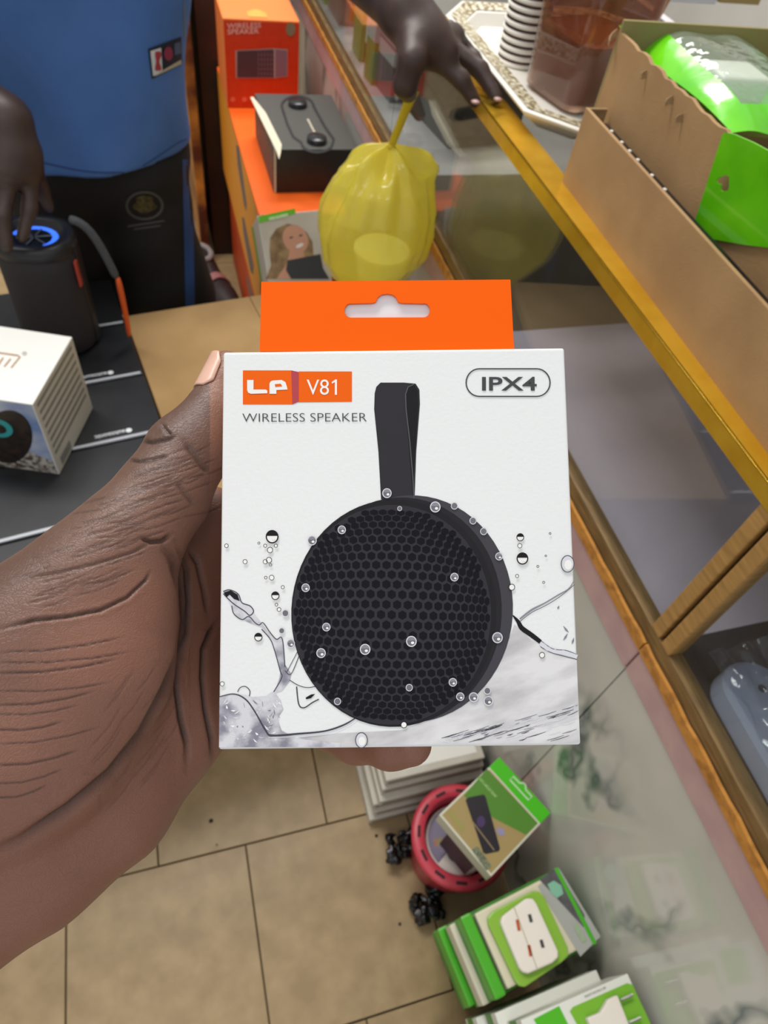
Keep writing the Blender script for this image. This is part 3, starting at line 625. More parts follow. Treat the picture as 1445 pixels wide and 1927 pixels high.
# black boxed speaker
zb = 0.672
P = [onz(*p, zb) for p in [(474, 184), (612, 170), (672, 262), (530, 300)]]
bx0, bx1, by0, by1 = (P[0][0] + P[3][0]) / 2, (P[1][0] + P[2][0]) / 2, (P[2][1] + P[3][1]) / 2, (P[0][1] + P[1][1]) / 2
bx1 = min(bx1, XC - 0.006)
bb = thing('speaker_box', 'black boxed speaker with two dials pictured on its lid', 'box', ((bx0 + bx1) / 2, (by0 + by1) / 2, ZO))
MB().box(bx0, bx1, by0, by1, ZO + 0.0006, zb).build('carton_body', mat('charcoal_card', '#4d4c48', 0.5), bb, bevel=0.002)
tpl2 = PL((bx0, by0, zb), (1, 0, 0), (0, 1, 0)); wB, dB = bx1 - bx0, by1 - by0
fr2 = PL((bx0, by0, zb), (1, 0, 0), (0, 0, -1)); ngon(bb, 'front_print', fr2, [(0.006, 0.003), (wB - 0.002, 0.003), (wB - 0.002, zb - ZO - 0.003), (0.006, zb - ZO - 0.003)], mat('near_black', '#1c1c1b', 0.4), 0.0005, px=False)
lf2 = PL((bx0, by0, zb), (0, 1, 0), (0, 0, -1)); ngon(bb, 'side_print', lf2, [(0.002, 0.004), (dB - 0.002, 0.004), (dB - 0.002, zb - ZO - 0.003), (0.002, zb - ZO - 0.003)], mat('side_mesh', '#3c3a3a', 0.5, col2='#5a5552', scale=200, lo=0.45, hi=0.55), 0.0005, px=False)
m_cr = mat('cream_ink', '#d9cfb6', 0.5)
ngon(bb, 'cream_edge', tpl2, [(471, 183), (476, 182), (492, 202), (500, 212), (530, 272), (528, 288), (525, 300), (520, 284)], m_cr, 0.0006)
ngon(bb, 'cream_edge', fr2, [(0.0005, 0.0), (0.005, 0.0), (0.005, zb - ZO - 0.001), (0.0005, zb - ZO - 0.001)], m_cr, 0.0007, px=False)
ribbon(bb, 'dial_well', tpl2, ellpts(560, 200, 30, 19, 14, 0, math.pi, 2 * math.pi) + [(612, 240), (628, 262)] + ellpts(597, 268, 30, 18, 14, 0, 0, math.pi)[2:] + [(552, 258), (540, 232)], 5, mat('well_line', '#28282a', 0.4), 0.0006, closed=True)
for x, y in ((560, 199), (596, 267)):
    w_ = onz(x, y, zb); dd = MB(); r = 0.021
    dd.lathe([(r * 1.02, 0.0005), (r * 1.02, 0.003), (r, 0.0095), (r * 0.93, 0.011), (0.0001, 0.0115)], 28, (w_[0], w_[1], zb)); dd.build('dial', mat('dial_black', '#26282a', 0.25), bb, smooth=True)
for i in range(5): ngon(bb, 'tick', tpl2, ellpts(580 + i * 2.6, 226 + i * 5, 3, 1.6, 8, 0.6), m_cr, 0.0008)
# green and white phone packs in front
yp = 1.285
pf = PL(ony(485, 405, yp), (1, 0.12, 0), (0, -0.72, -1))
A = pf.px(484, 406); u0 = 0.0
gp = thing('phone_holder_box', 'white boxed phone holder with smiling woman photo and green tab', 'box', (A[0] + 0.06, yp, 0.4))
wv = pf.a * 0.135; hv_ = pf.b * 0.20; nv_ = -pf.n * 0.016
MB().obox(A, wv, hv_, nv_).build('carton_body', mat('gloss_white', '#d9d6cd', 0.35), gp, bevel=0.0015)
f2 = PL(A, pf.a, pf.b)
ngon(gp, 'photo', f2, [(0.002, 0.002), (0.133, 0.002), (0.133, 0.198), (0.002, 0.198)], mat('photo_bg', '#bdb3a3', 0.35, col2='#cbc4b6', scale=12), 0.0004, px=False)
ngon(gp, 'green_tab', f2, [(486, 407), (555, 392), (556, 402), (487, 420)], mat('tab_green', '#6cbd2a', 0.4), 0.0008)
ribbon(gp, 'pale_lettering', f2, [(506, 412), (542, 404)], 6, mat('pale_ink', '#e6f2d8', 0.5, col2='#8fd04a', scale=700), 0.0012)
m_hair = mat('print_hair', '#a78a63', 0.4, col2='#7a6044', scale=60); m_face = mat('print_skin', '#d29b80', 0.4); m_dkp = mat('print_dark', '#3a3d42', 0.4)
ngon(gp, 'print_hair', f2, [(508, 448), (520, 430), (540, 421), (560, 424), (577, 437), (588, 455), (590, 480), (600, 525), (500, 525), (510, 500), (507, 470)], m_hair, 0.0007)
ngon(gp, 'print_face', f2, ellpts(556, 450, 23, 28, 24, -0.5), m_face, 0.0010)
ngon(gp, 'print_neck', f2, [(545, 470), (570, 470), (578, 500), (620, 525), (520, 525), (540, 495)], m_face, 0.0009)
ngon(gp, 'print_smile', f2, ellpts(564, 462, 8, 3.5, 12, -0.45), mat('print_teeth', '#f2e8e0', 0.4), 0.0013)
for x, y in ((548, 447), (566, 443)): ngon(gp, 'print_eye', f2, ellpts(x, y, 3.5, 1.6, 8, -0.3), m_dkp, 0.0013)
ngon(gp, 'print_phone', f2, [(541, 490), (603, 478), (608, 505), (620, 525), (548, 525), (538, 508)], m_dkp, 0.0012)
for k in range(3):
    o_ = A - pf.n * (0.0175 + 0.0185 * k) + pf.b * (0.006 + 0.004 * k) - pf.a * 0.0005
    g2 = thing('phone_holder_box', ['white boxed phone holder directly behind the woman photo box', 'white boxed phone holder third in the leaning row', 'green edged phone holder box at the back of the leaning row'][k], 'box', o_ + pf.a * 0.06)
    MB().obox(o_, wv, hv_ * 0.97, nv_ * 1.05).build('carton_body', mat('gloss_white', '#d9d6cd', 0.35) if k < 2 else mat('tab_green', '#6cbd2a', 0.4), g2, bevel=0.0015)
sc_ = thing('speaker_carton', 'short orange carton under the leaning phone holder boxes', 'box', (0.22, 1.2, 0))
pe_ = A + hv_
MB().box(pe_[0] - 0.004, pe_[0] + 0.155, pe_[1] - 0.006, pe_[1] + 0.06, 0.0, pe_[2] - 0.066).build('carton_body', MATS['deep_orange'], sc_, bevel=0.002)
# a dark trainer on the floor behind
P = onz(432, 560, 0.0)
sh = thing('shoe', 'dark trainer with pink stripe and grey collar on the floor', 'shoe', (P[0] - 0.045, P[1] + 0.02, 0.0), 0.35)
sd = SDF((-0.07, -0.16, -0.01), (0.07, 0.17, 0.15), 0.004)
sd.ell((0, -0.07, 0.03), (0.042, 0.075, 0.04), 0.02); sd.ell((0, 0.07, 0.05), (0.038, 0.06, 0.055), 0.03); sd.cap((0, -0.06, 0.035), (0, 0.09, 0.06), 0.034, 0.036, 0.02)
sd.F = np.maximum(sd.F, (0.0 - sd.ax[2])[None, None, :].astype(np.float32)); V, Q = sd.mesh()
A4 = np.array(WM[sh]); skin('upper', V @ A4[:3, :3].T + A4[:3, 3], Q, mat('shoe_dark', '#2a1f1d', 0.6), sh)
MB().loft([[(0.044 * math.cos(a) * (1.0 if math.sin(a) < 0 else 0.92), 0.015 + 0.138 * math.sin(a), z) for a in np.linspace(0, 2 * math.pi, 32, endpoint=False)] for z in (0.0005, 0.02)]).build('sole', mat('sole_grey', '#8a8280', 0.7), sh, world=False)
MB().grid(lambda u, v: (-0.046 + 0.092 * u, -0.035 + 0.03 * v, 0.03 + 0.052 * math.sin(math.pi * u) ** 0.5), 12, 2).build('stripe', mat('shoe_pink', '#a06a66', 0.6), sh, world=False, solid=0.004)
MB().tube([(0.032 * math.cos(a), 0.085 + 0.045 * math.sin(a), 0.10) for a in np.linspace(0, 2 * math.pi, 20)], 0.009, 8).build('collar', MATS['sole_grey'], sh, world=False, smooth=True)

# ================================================================ LEFT: TABLE OF BOXES
ZB = 0.51                                     # top of the black boxes
bz = 0.030
L = [onz(*p, ZB) for p in [(165, 720), (275, 697), (139, 846), (262, 821), (0, 1017), (105, 992)]]
dx_ = (L[1] - L[0]) + (L[3] - L[2]) + (L[5] - L[4]); ex_ = dx_ / np.linalg.norm(dx_); ey_ = np.array([-ex_[1], ex_[0], 0])
rowp = ((L[0] + L[1]) / 2 - (L[4] + L[5]) / 2) @ ey_ / 2
edge = onz(290, 760, ZB)                      # right hand ends of the boxes
O_ = L[3] + ex_ * ((edge - L[3]) @ ex_)       # right end of the middle white line
tbm = mat('cream_board', '#d9cdb4', 0.6, col2='#cdbf9f', scale=8)
ZTB = ZB - bz
tbx = thing('low_table', 'low table with cream board top under the black boxes', 'table', (-0.5, 0.7, 0))
MB().box(-0.95, O_[0] - 0.10, 0.50, 1.12, ZTB - 0.025, ZTB - 0.0004).build('table_top', tbm, tbx, bevel=0.002)
for x, y in ((-0.9, 0.55), (-0.9, 1.06), (-0.22, 0.55), (-0.22, 1.06)):
    MB().box(x - 0.02, x + 0.02, y - 0.02, y + 0.02, 0, ZTB - 0.0255).build('leg', mat('table_leg', '#6e5a41', 0.6), tbx, bevel=0.002)
m_bc = mat('matte_black_card', '#1d1e20', 0.38, col2='#232427', scale=30)
m_ln = mat('silver_ink', '#b9bcc2', 0.4); m_tx = mat('white_ink', '#e8e9ec', 0.4)
names = ['nearest black flat box under the hand on the table', 'second black flat box from the near end of the row', 'third black flat box from the near end, partly under white box', 'fourth black flat box, under the standing speaker', 'fifth black flat box at the far end of the table']
WBX = 0.34
for k in range(5):
    o = O_ + ey_ * rowp * (k - 2)
    t = thing('flat_box', names[k], 'box', o + ex_ * (-WBX / 2) - up * bz, 0, 'black flat boxes on the table')
    c_ = o - ex_ * WBX - up * bz
    MB().obox(c_ + up * 0.0003, ex_ * WBX, ey_ * (rowp - 0.003), up * (bz - 0.0006)).build('carton_body', m_bc, t, bevel=0.0012)
    pl = PL(o, ex_, ey_)
    ngon(t, 'silver_line', pl, [(-WBX + 0.002, 0.002), (-0.004, 0.002), (-0.004, 0.0075), (-WBX + 0.002, 0.0075)], m_ln, 0.0003, px=False)
    text(t, pl, 'autosonic', (-0.058, 0.022), (-0.105, 0.022), (-0.058, 0.0135), m_tx, 0.0004, 0.012, px=False)
    ngon(t, 'round_mark', pl, ellpts(-0.052, 0.018, 0.005, 0.005, 14), m_tx, 0.0004, px=False)
# kraft carton to the right of the black boxes
kc = thing('kraft_carton', 'closed tan kraft carton beside the black flat boxes', 'carton', (0.05, 0.85, 0))
q0 = onz(262, 590, ZB - 0.004); q1 = onz(490, 594, ZB - 0.004); q2 = onz(303, 800, ZB - 0.004)
kx = ex_.copy(); ky = np.array([-kx[1], kx[0], 0])
KW, KL, KH = 0.27, 0.62, ZB - 0.004
ko = O_ + kx * 0.004 + ky * ((q0 - O_) @ ky - KL); ko[2] = 0.0004
MB().obox(ko, kx * KW, ky * KL, up * (KH - 0.006)).build('carton_body', m_card, kc, bevel=0.003)
for a, b in ((0.0, 0.898), (0.902, 1.0)):
    MB().obox(ko + up * (KH - 0.0055) + kx * KW * a, kx * KW * (b - a), ky * KL, up * 0.004).build('flap', mat('cardboard_flap', '#a98757', 0.8, col2='#9c7b4d', scale=10, bump=0.15, bscale=300), kc, bevel=0.001)
# white boxed speaker
zw = ZB + 0.0006
w0, w1 = onz(112, 893, zw), onz(175, 768, zw)
ws = w1 - w0; wl = np.linalg.norm(ws); ws /= wl; wd = np.array([-ws[1], ws[0], 0]); wd = wd if wd[0] < 0 else -wd
d_ = ray(58, 762); A_ = np.stack([d_, -up], 1); s_ = np.linalg.lstsq(A_, w0 - EYE, rcond=None)[0]; hw = (EYE + d_ * s_[0])[2] - zw
WW = 0.17
wbx = thing('speaker_box', 'white boxed speaker with blue sky print standing on black flat boxes', 'box', w0)
MB().obox(w0, ws * wl, wd * WW, up * hw).build('carton_body', mat('white_gloss', '#e9e7e1', 0.4), wbx, bevel=0.0012)
rp = PL(w0, ws, up)                            # striped end
ngon(wbx, 'end_panel', rp, [(0.0015, 0.0015), (wl - 0.0015, 0.0015), (wl - 0.0015, hw - 0.0015), (0.0015, hw - 0.0015)], mat('end_grey', '#c3beb0', 0.45), 0.0004, px=False)
m_st = mat('text_grey', '#6f6f66', 0.5, col2='#8f8e84', scale=400)
for i in range(8):
    v = hw * (0.93 - 0.094 * i); a0 = 0.055 + (0.0 if i < 6 else 0.0); ribbon(wbx, 'text_line', rp, [(wl * a0, v), (wl * 0.93, v)], hw * 0.042, m_st, 0.0007, px=False)
ngon(wbx, 'barcode', rp, [(wl * 0.10, hw * 0.04), (wl * 0.36, hw * 0.04), (wl * 0.36, hw * 0.15), (wl * 0.10, hw * 0.15)], m_st, 0.0007, px=False)
fp_ = PL(w0, wd, up)                           # sky print
fac = mat('sky_print', '#6d86b4', 0.4, col2='#c7c9d2', scale=14, lo=0.35, hi=0.7)
ngon(wbx, 'sky_print', fp_, [(0.0015, 0.0015), (WW - 0.0015, 0.0015), (WW - 0.0015, hw - 0.0015), (0.0015, hw - 0.0015)], fac, 0.0004, px=False)
ngon(wbx, 'rock_print', fp_, [(0.0018, 0.0018), (WW, 0.0018), (WW, hw * 0.12), (WW * 0.5, hw * 0.1), (WW * 0.3, hw * 0.22), (WW * 0.2, hw * 0.32), (WW * 0.08, hw * 0.24), (0.0018, hw * 0.2)], mat('rock_print', '#b9b2a8', 0.4, col2='#4a4038', scale=130, lo=0.4, hi=0.6), 0.0006, px=False)
ngon(wbx, 'speaker_print', fp_, ellpts(16, 822, 45, 50, 30), mat('print_black', '#191615', 0.35, col2='#33261f', scale=90), 0.0009)
ngon(wbx, 'speaker_print', fp_, ellpts(-2, 806, 27, 16, 24, 0.3), mat('print_teal', '#2f9a9c', 0.35), 0.0012)
ngon(wbx, 'speaker_print', fp_, ellpts(-6, 806, 19, 9, 24, 0.3), MATS['print_black'], 0.0015)
tp_ = PL(w0 + up * hw, ws, wd); m_br = mat('bronze_ink', '#ad8a63', 0.35)
for q in ([(0, 664), (34, 669), (38, 671), (21, 692)], [(20, 675), (8, 690)], [(6, 673), (-4, 688)]):
    ribbon(wbx, 'emblem', tp_, q, 3, m_br, 0.0004)
ribbon(wbx, 'emblem', tp_, [(-60, 656), (0, 664)], 3, m_br, 0.0004)
ngon(wbx, 'small_mark', tp_, ellpts(46, 665, 5, 4, 12), mat('soft_grey_ink', '#b7b3a8', 0.5), 0.0004)
# black party speaker
sb = onz(118, 640, ZB + 0.0006); sb = onz(122, 636, ZB + 0.0006)
SHT = 0.205; SR = 0.058
spk = thing('bluetooth_speaker', 'black cylindrical bluetooth speaker with glowing blue ring under a hand', 'speaker', (sb[0], sb[1], ZB + 0.0006), -0.2)
def sup(rx, ry, z, n=40, p=2.6): return [(rx * math.copysign(abs(math.cos(a)) ** (2 / p), math.cos(a)), ry * math.copysign(abs(math.sin(a)) ** (2 / p), math.sin(a)), z) for a in np.linspace(0, 2 * math.pi, n, endpoint=False)]
m_fab = mat('speaker_cloth', '#2b2729', 0.75, bump=0.3, bscale=900)
m_rub = mat('speaker_rubber', '#1d1d20', 0.4)
MB().loft([sup(0.05, 0.045, 0.0), sup(SR, 0.053, 0.008), sup(SR + 0.002, 0.055, 0.04), sup(SR + 0.002, 0.055, SHT - 0.04), sup(SR, 0.053, SHT - 0.012)]).build('body', m_fab, spk, world=False, smooth=True)
MB().loft([sup(SR + 0.0015, 0.0545, SHT - 0.02), sup(SR + 0.0025, 0.0555, SHT - 0.012), sup(SR - 0.001, 0.052, SHT), sup(0.05, 0.045, SHT + 0.002), sup(0.041, 0.037, SHT), sup(0.036, 0.033, SHT - 0.01)], False, True).build('top_collar', m_rub, spk, world=False, smooth=True)
for sx in (-1, 1):
    MB().box(sx * SR - 0.004, sx * SR + 0.004, -0.012, 0.012, 0.006, SHT - 0.01).build('side_rail', m_rub, spk, world=False, bevel=0.003)
def annul(r0, r1, z, a0=0, a1=2 * math.pi, n=40):
    A = np.linspace(a0, a1, n); V = [(r0 * math.cos(a), 0.9 * r0 * math.sin(a), z) for a in A] + [(r1 * math.cos(a), 0.9 * r1 * math.sin(a), z) for a in A]
    return MB().add(V, [(i, i + 1, n + i + 1, n + i) for i in range(n - 1)])
annul(0.0265, 0.036, SHT - 0.0085, -0.9, 3.0).build('light_ring', mat('ring_glow', '#3f7df0', 0.4, emit=('#3a6cf0', 1.3)), spk, world=False)
annul(0.002, 0.0262, SHT - 0.0088).build('woofer', mat('woofer', '#1a1b1e', 0.3), spk, world=False)
for k in range(6):
    a = k * math.pi / 3 + 0.3; MB().tube([(0.003 * math.cos(a), 0.0027 * math.sin(a), SHT - 0.007), (0.026 * math.cos(a), 0.0234 * math.sin(a), SHT - 0.007)], 0.0012, 6).build('spoke', mat('spoke_grey', '#8b9098', 0.3, 0.6), spk, world=False)
MB().box(-0.014, 0.016, -0.0495, -0.0475, SHT - 0.004, SHT - 0.001).build('badge', mat('badge_silver', '#8d8f92', 0.3, 0.5), spk, world=False)
MB().box(SR + 0.001, SR + 0.005, -0.028, -0.018, SHT - 0.075, SHT - 0.03).build('red_tag', mat('tag_red', '#b5402f', 0.5), spk, world=False, bevel=0.001)
# carry strap: grey rope then orange pull
Ys = sb[1] - 0.03
pth = [ony(x, y, Ys) for x, y in ((128, 412), (140, 414), (160, 424), (180, 448), (198, 480), (212, 508), (220, 524))]
MB().tube(pth, 0.0068, 10).build('strap_rope', mat('rope_grey', '#55585c', 0.7, col2='#3f4245', scale=500, bump=0.5, bscale=900), spk, smooth=True, subsurf=1)
pth = [ony(x, y, Ys - 0.002) for x, y in ((220, 518), (228, 550), (236, 590), (242, 620), (243, 634))]
MB().tube(pth, [0.009, 0.0088, 0.008, 0.0078, 0.006], 10, 0.6).build('strap_pull', mat('orange_rubber', '#dd5a1e', 0.5), spk, smooth=True, subsurf=1)

# ================================================================ YELLOW BAG
yb = 1.0
kn = ony(736, 272, yb); bl = ony(600, 400, yb); brr = ony(815, 400, yb); bot = ony(705, 545, yb)
bx_, rb_ = (bl[0] + brr[0]) / 2, (brr[0] - bl[0]) / 2
yv = thing('carrier_bag', 'knotted translucent yellow plastic bag hanging in front of the glass', 'bag', (bx_, yb, bot[2]))
m_yb = clear('yellow_film', (0.99, 0.95, 0.55), 0.14, body='#fbee5c', amount=0.66, base=0.04, bump=0.5, translucent='#fff27a')
zt_, zb_ = kn[2], bot[2]; hgt = zt_ - zb_
random.seed(12); ph = [random.random() * 6.28 for _ in range(8)]
def bagr(t):                                   # t from the knot (0) to the bottom (1)
    keys = [(0, 0.05), (0.06, 0.30), (0.12, 0.56), (0.22, 0.80), (0.38, 0.96), (0.55, 1.0), (0.72, 0.93), (0.86, 0.72), (0.95, 0.42), (1, 0.05)]
    for (a, ra), (b, rb2) in zip(keys[:-1], keys[1:]):
        if t <= b: w = (t - a) / (b - a); return ra + (rb2 - ra) * w
    return 0.05
def bagp(u, v):
    a = 2 * math.pi * u; t = v; r = rb_ * bagr(t)
    pl_ = 0.09 * (1 - t) ** 2 * math.cos(9 * a + ph[0]) + 0.06 * (1 - t) * math.cos(14 * a + ph[1]) + 0.035 * math.sin(5 * a + 6 * t + ph[2]) + 0.03 * math.sin(3 * a - 8 * t + ph[3]) * t
    ear = 0.28 * math.exp(-((t - 0.10) / 0.07) ** 2) * (math.exp(-((math.cos(a) - 1) / 0.25) ** 2) + 0.35 * math.exp(-((math.cos(a) + 1) / 0.3) ** 2))
    r *= 1 + pl_; cxk = kn[0] + (bx_ - kn[0]) * min(1, t * 2.2)
    return (cxk + r * math.cos(a) + rb_ * ear * math.copysign(1, math.cos(a)), yb + 0.8 * r * math.sin(a), zt_ - hgt * t + 0.012 * math.exp(-((t - 0.08) / 0.06) ** 2) * math.cos(5 * a + ph[4]))
mb = MB(); mb.grid(bagp, 96, 60); mb.build('film', m_yb, yv, smooth=True)
tp1 = ony(778, 170, yb - 0.06)
MB().tube([kn - up * 0.004, kn + (tp1 - kn) * 0.35 + np.array([0.001, 0, 0]), kn + (tp1 - kn) * 0.75, tp1, tp1 + np.array([0.006, 0.006, -0.004])], [0.008, 0.0062, 0.008, 0.0095, 0.006], 10, 0.5).build('handle_twist', mat('yellow_twist', '#d9c02a', 0.35, bump=0.4, bscale=90), yv, smooth=True, subsurf=1)
MB().lathe([(0.003, -0.008), (0.0075, -0.004), (0.006, 0.001), (0.0035, 0.004)], 14, kn).build('knot', MATS['yellow_twist'], yv, smooth=True)
ft = thing('food_tub', 'pale round tub seen through the yellow bag', 'container', (bx_ + 0.012, yb, zb_ + 0.03))
MB().lathe([(0.0001, 0.0), (0.034, 0.0), (0.045, 0.055), (0.047, 0.056), (0.047, 0.062), (0.0001, 0.064)], 28, (bx_ + 0.012, yb - 0.01, zb_ + 0.024)).build('tub', mat('tub_white', '#f4f6e6', 0.4), ft)
br_ = thing('brown_packet', 'brown paper packet showing through the lower right of yellow bag', 'packet', (bx_ + 0.03, yb - 0.06, zb_ + 0.02))
q = PL((bx_, yb - 0.062, 0), (1, 0, 0), (0, 0.25, 1)); MB().obox(q.px(752, 512), np.array([0.034, 0.012, 0]), np.array([0.008, 0.004, 0.05]), np.array([0, 0.012, 0])).build('paper', mat('brown_paper', '#a4713f', 0.7), br_, bevel=0.001)

# ================================================================ GOODS ON THE FLOOR AGAINST THE COUNTER BASE
g0 = onz(690, 1552, 0.0)
m_ws = mat('grey_white_card', '#c9c4b8', 0.5, col2='#bdb7a9', scale=20); m_we = mat('box_edge', '#938b7b', 0.6)
for k in range(6):
    ox = 0.003 + [0, 0.008, 0.004, 0.012, 0.016, 0.021][k]; oy = [0, 0.006, 0.012, 0.008, 0.02, 0.026][k]; z0 = 0.0006 + 0.0275 * k
    t = thing('flat_carton', ['lowest white flat carton of the stack on the floor', 'second white flat carton from the floor in the stack', 'third white flat carton from the floor in the stack', 'fourth white flat carton from the floor in the stack', 'fifth white flat carton from the floor in the stack', 'topmost white flat carton of the floor stack under the fingertip'][k], 'box', (g0[0] + ox, g0[1] + oy, z0), 0, 'stacked white flat cartons')
    MB().box(g0[0] + ox, XC - 0.012 - 0.003 * (k % 3), g0[1] + oy, g0[1] + oy + 0.30, z0, z0 + 0.0265).build('carton_body', m_ws, t, bevel=0.0025)
    MB().box(g0[0] + ox + 0.006, XC - 0.012 - 0.003 * (k % 3) - 0.006, g0[1] + oy - 0.0006, g0[1] + oy, z0 + 0.006, z0 + 0.018).build('label_band', m_we, t)
    if k == 5: MB().box(g0[0] + ox + 0.012, XC - 0.03, g0[1] + oy + 0.012, g0[1] + oy + 0.27, z0 + 0.0266, z0 + 0.0272).build('label_sheet', mat('paper_white', '#e6e3da', 0.5), t)
# pink basket with discs
zr = 0.15
bc = onz(868, 1572, zr); rr_ = 0.082; bc[0] = min(bc[0], XC - rr_ - 0.012)
pb = thing('round_basket', 'round pink plastic basket with slotted rim holding small packs', 'basket', (bc[0], bc[1], 0.0006))
m_pb = mat('pink_plastic', '#c8404f', 0.4, col2='#ba3546', scale=30)
MB().lathe([(0.0001, 0), (0.060, 0), (0.064, 0.004), (0.078, zr - 0.02), (rr_, zr - 0.016), (rr_ + 0.002, zr - 0.004), (rr_ - 0.002, zr), (0.064, zr), (0.061, zr - 0.004), (0.058, 0.012), (0.0001, 0.008)], 48).build('shell', m_pb, pb, world=False, smooth=True)
for k in range(12):
    a = k * math.pi / 6 + 0.2; c_, s_ = math.cos(a), math.sin(a)
    MB().obox((0.0715 * c_ + 0.009 * s_ - 0.0025 * c_, 0.0715 * s_ - 0.009 * c_ - 0.0025 * s_, zr + 0.0002), (-0.018 * s_, 0.018 * c_, 0), (0.005 * c_, 0.005 * s_, 0), (0, 0, 0.0006)).build('slot', mat('slot_dark', '#3d0e16', 0.7), pb, world=False)
ds = thing('disc_pack', 'white rounded pack with grey disc lying in the pink basket', 'packet', (bc[0], bc[1], 0.02))
MB().lathe([(0.0001, 0.013), (0.055, 0.013), (0.056, 0.018), (0.056, zr - 0.03), (0.054, zr - 0.027), (0.0001, zr - 0.0265)], 40, (bc[0], bc[1], 0)).build('pack_body', mat('pack_ivory', '#e2ded4', 0.4), ds)
dpl = PL((bc[0], bc[1], zr - 0.0262), (1, 0, 0), (0, 1, 0))
ngon(ds, 'lilac_half', dpl, [(p_[0] - bc[0], p_[1] - bc[1]) for p_ in [(bc[0] + 0.052 * math.cos(a), bc[1] + 0.052 * math.sin(a)) for a in np.linspace(0.55, 0.55 + math.pi, 24)]], mat('lilac_grey', '#7d7489', 0.5), 0.0003, px=False)
ngon(ds, 'grey_disc', dpl, ellpts(862, 1598, 22, 26, 24), mat('disc_grey', '#4f4b48', 0.4), 0.0006)
ngon(ds, 'small_tag', dpl, [(815, 1580), (832, 1574), (834, 1590), (819, 1594)], mat('tag_mixed', '#7a8f6a', 0.5, col2='#c24a3a', scale=300), 0.0006)
# crumpled black film round its foot
random.seed(21)
for (x, y, n_, lab) in ((754, 1594, 26, 'small crumpled black plastic sheet left of the pink basket'), (806, 1702, 34, 'crumpled shiny black plastic sheet below the pink basket')):
    p = onz(x, y, 0.02); sd = SDF(p - 0.07, p + 0.07, 0.0028)
    for k in range(n_): sd.ell(p + np.array([random.uniform(-.026, .026), random.uniform(-.022, .022), random.uniform(-.006, .02)]), [random.uniform(.004, .011) for _ in range(3)], 0.003)
    sd.F = np.maximum(sd.F, (0.0006 - sd.ax[2])[None, None, :].astype(np.float32)); V, Q = sd.mesh()
    V += 0.0012 * np.sin(V * 900 + np.array([0, 1, 2])) ; tag(skin('plastic_sheet', V, Q, mat('shiny_black_film', '#0f0f11', 0.15, bump=0.9, bscale=120)), lab, 'plastic')
# green boxed charger lying on the basket
zg = 0.315
G = [onz(*p, zg) for p in [(830, 1535), (918, 1440), (1020, 1553), (920, 1648)]]
gx = (G[1] - G[0]) + (G[2] - G[3]); gl = np.linalg.norm(gx) / 2; gx /= np.linalg.norm(gx); gy = np.array([gx[1], -gx[0], 0]); gm = np.linalg.norm((G[3] - G[0]) + (G[2] - G[1])) / 2
gc_ = sum(G) / 4; g0_ = gc_ - gx * gl / 2 - gy * gm / 2
gb = thing('charger_box', 'green and kraft boxed power bank lying across the pink basket', 'box', g0_ - up * 0.05)
MB().obox(g0_ - up * 0.03, gx * gl, gy * gm, up * 0.03).build('carton_body', mat('card_edge_pale', '#c9c7b2', 0.5), gb, bevel=0.001)
tag_w = 0.024
gbp = PL(g0_, gx, gy); m_gg = mat('leaf_green', '#3f9a1c', 0.4); m_gd = mat('moss_print', '#4d7f22', 0.4)
ngon(gb, 'top_print', gbp, [(0.003, 0.003), (gl - 0.003, 0.003), (gl - 0.003, gm - 0.003), (0.003, gm - 0.003)], mat('kraft_print', '#9c8652', 0.5), 0.0003, px=False)
ngon(gb, 'green_print', gbp, [(873, 1497), (916, 1447), (1012, 1549), (990, 1571), (930, 1540), (880, 1505)], m_gd, 0.0006)
ngon(gb, 'device_print', gbp, [(876, 1506), (880, 1501), (910, 1495), (914, 1500), (941, 1597), (938, 1602), (914, 1607), (909, 1604)], mat('device_black', '#1d1820', 0.35), 0.0009)
ngon(gb, 'device_mark', gbp, ellpts(905, 1546, 8, 11, 18), mat('device_violet', '#43305a', 0.35), 0.0012)
ribbon(gb, 'device_line', gbp, [(888, 1545), (930, 1600)], 2.0, mat('device_bronze', '#8d7a58', 0.4), 0.0012)
ngon(gb, 'device_print', gbp, ellpts(942, 1565, 9, 7, 14, 0.8), mat('soft_violet', '#8d86a0', 0.4), 0.0008)
ribbon(gb, 'text_strip', gbp, [(893, 1596), (920, 1634)], 13, mat('strip_text', '#7f8468', 0.5, col2='#4f5640', scale=500, lo=0.45, hi=0.55), 0.0010)
ribbon(gb, 'text_strip', gbp, [(845, 1526), (872, 1563)], 9, mat('olive_text', '#8a8f3e', 0.5, col2='#9c8652', scale=500), 0.0008)
ribbon(gb, 'text_strip', gbp, [(900, 1462), (934, 1500)], 5, mat('pale_text', '#9ac07a', 0.5, col2='#4d7f22', scale=600), 0.0009)
mb = MB().obox(g0_ + gx * gl - up * 0.004, gx * tag_w, gy * gm, up * 0.003); mb.build('hang_tab', mat('tab_bright', '#45b512', 0.35), gb, bevel=0.0008)
gt = PL(g0_ + gx * gl - up * 0.001, gx, gy)
for cx_, w_ in ((tag_w * 0.5, 1.0),):
    hol = [(0.011, gm * 0.32), (0.019, gm * 0.32), (0.019, gm * 0.44), (0.024, gm * 0.48), (0.024, gm * 0.52), (0.019, gm * 0.56), (0.019, gm * 0.68), (0.011, gm * 0.68)]
    ribbon(gb, 'hang_slot', gt, hol, 0.0022, mat('slot_pale', '#c4d9b5', 0.5), 0.0006, closed=True, px=False)
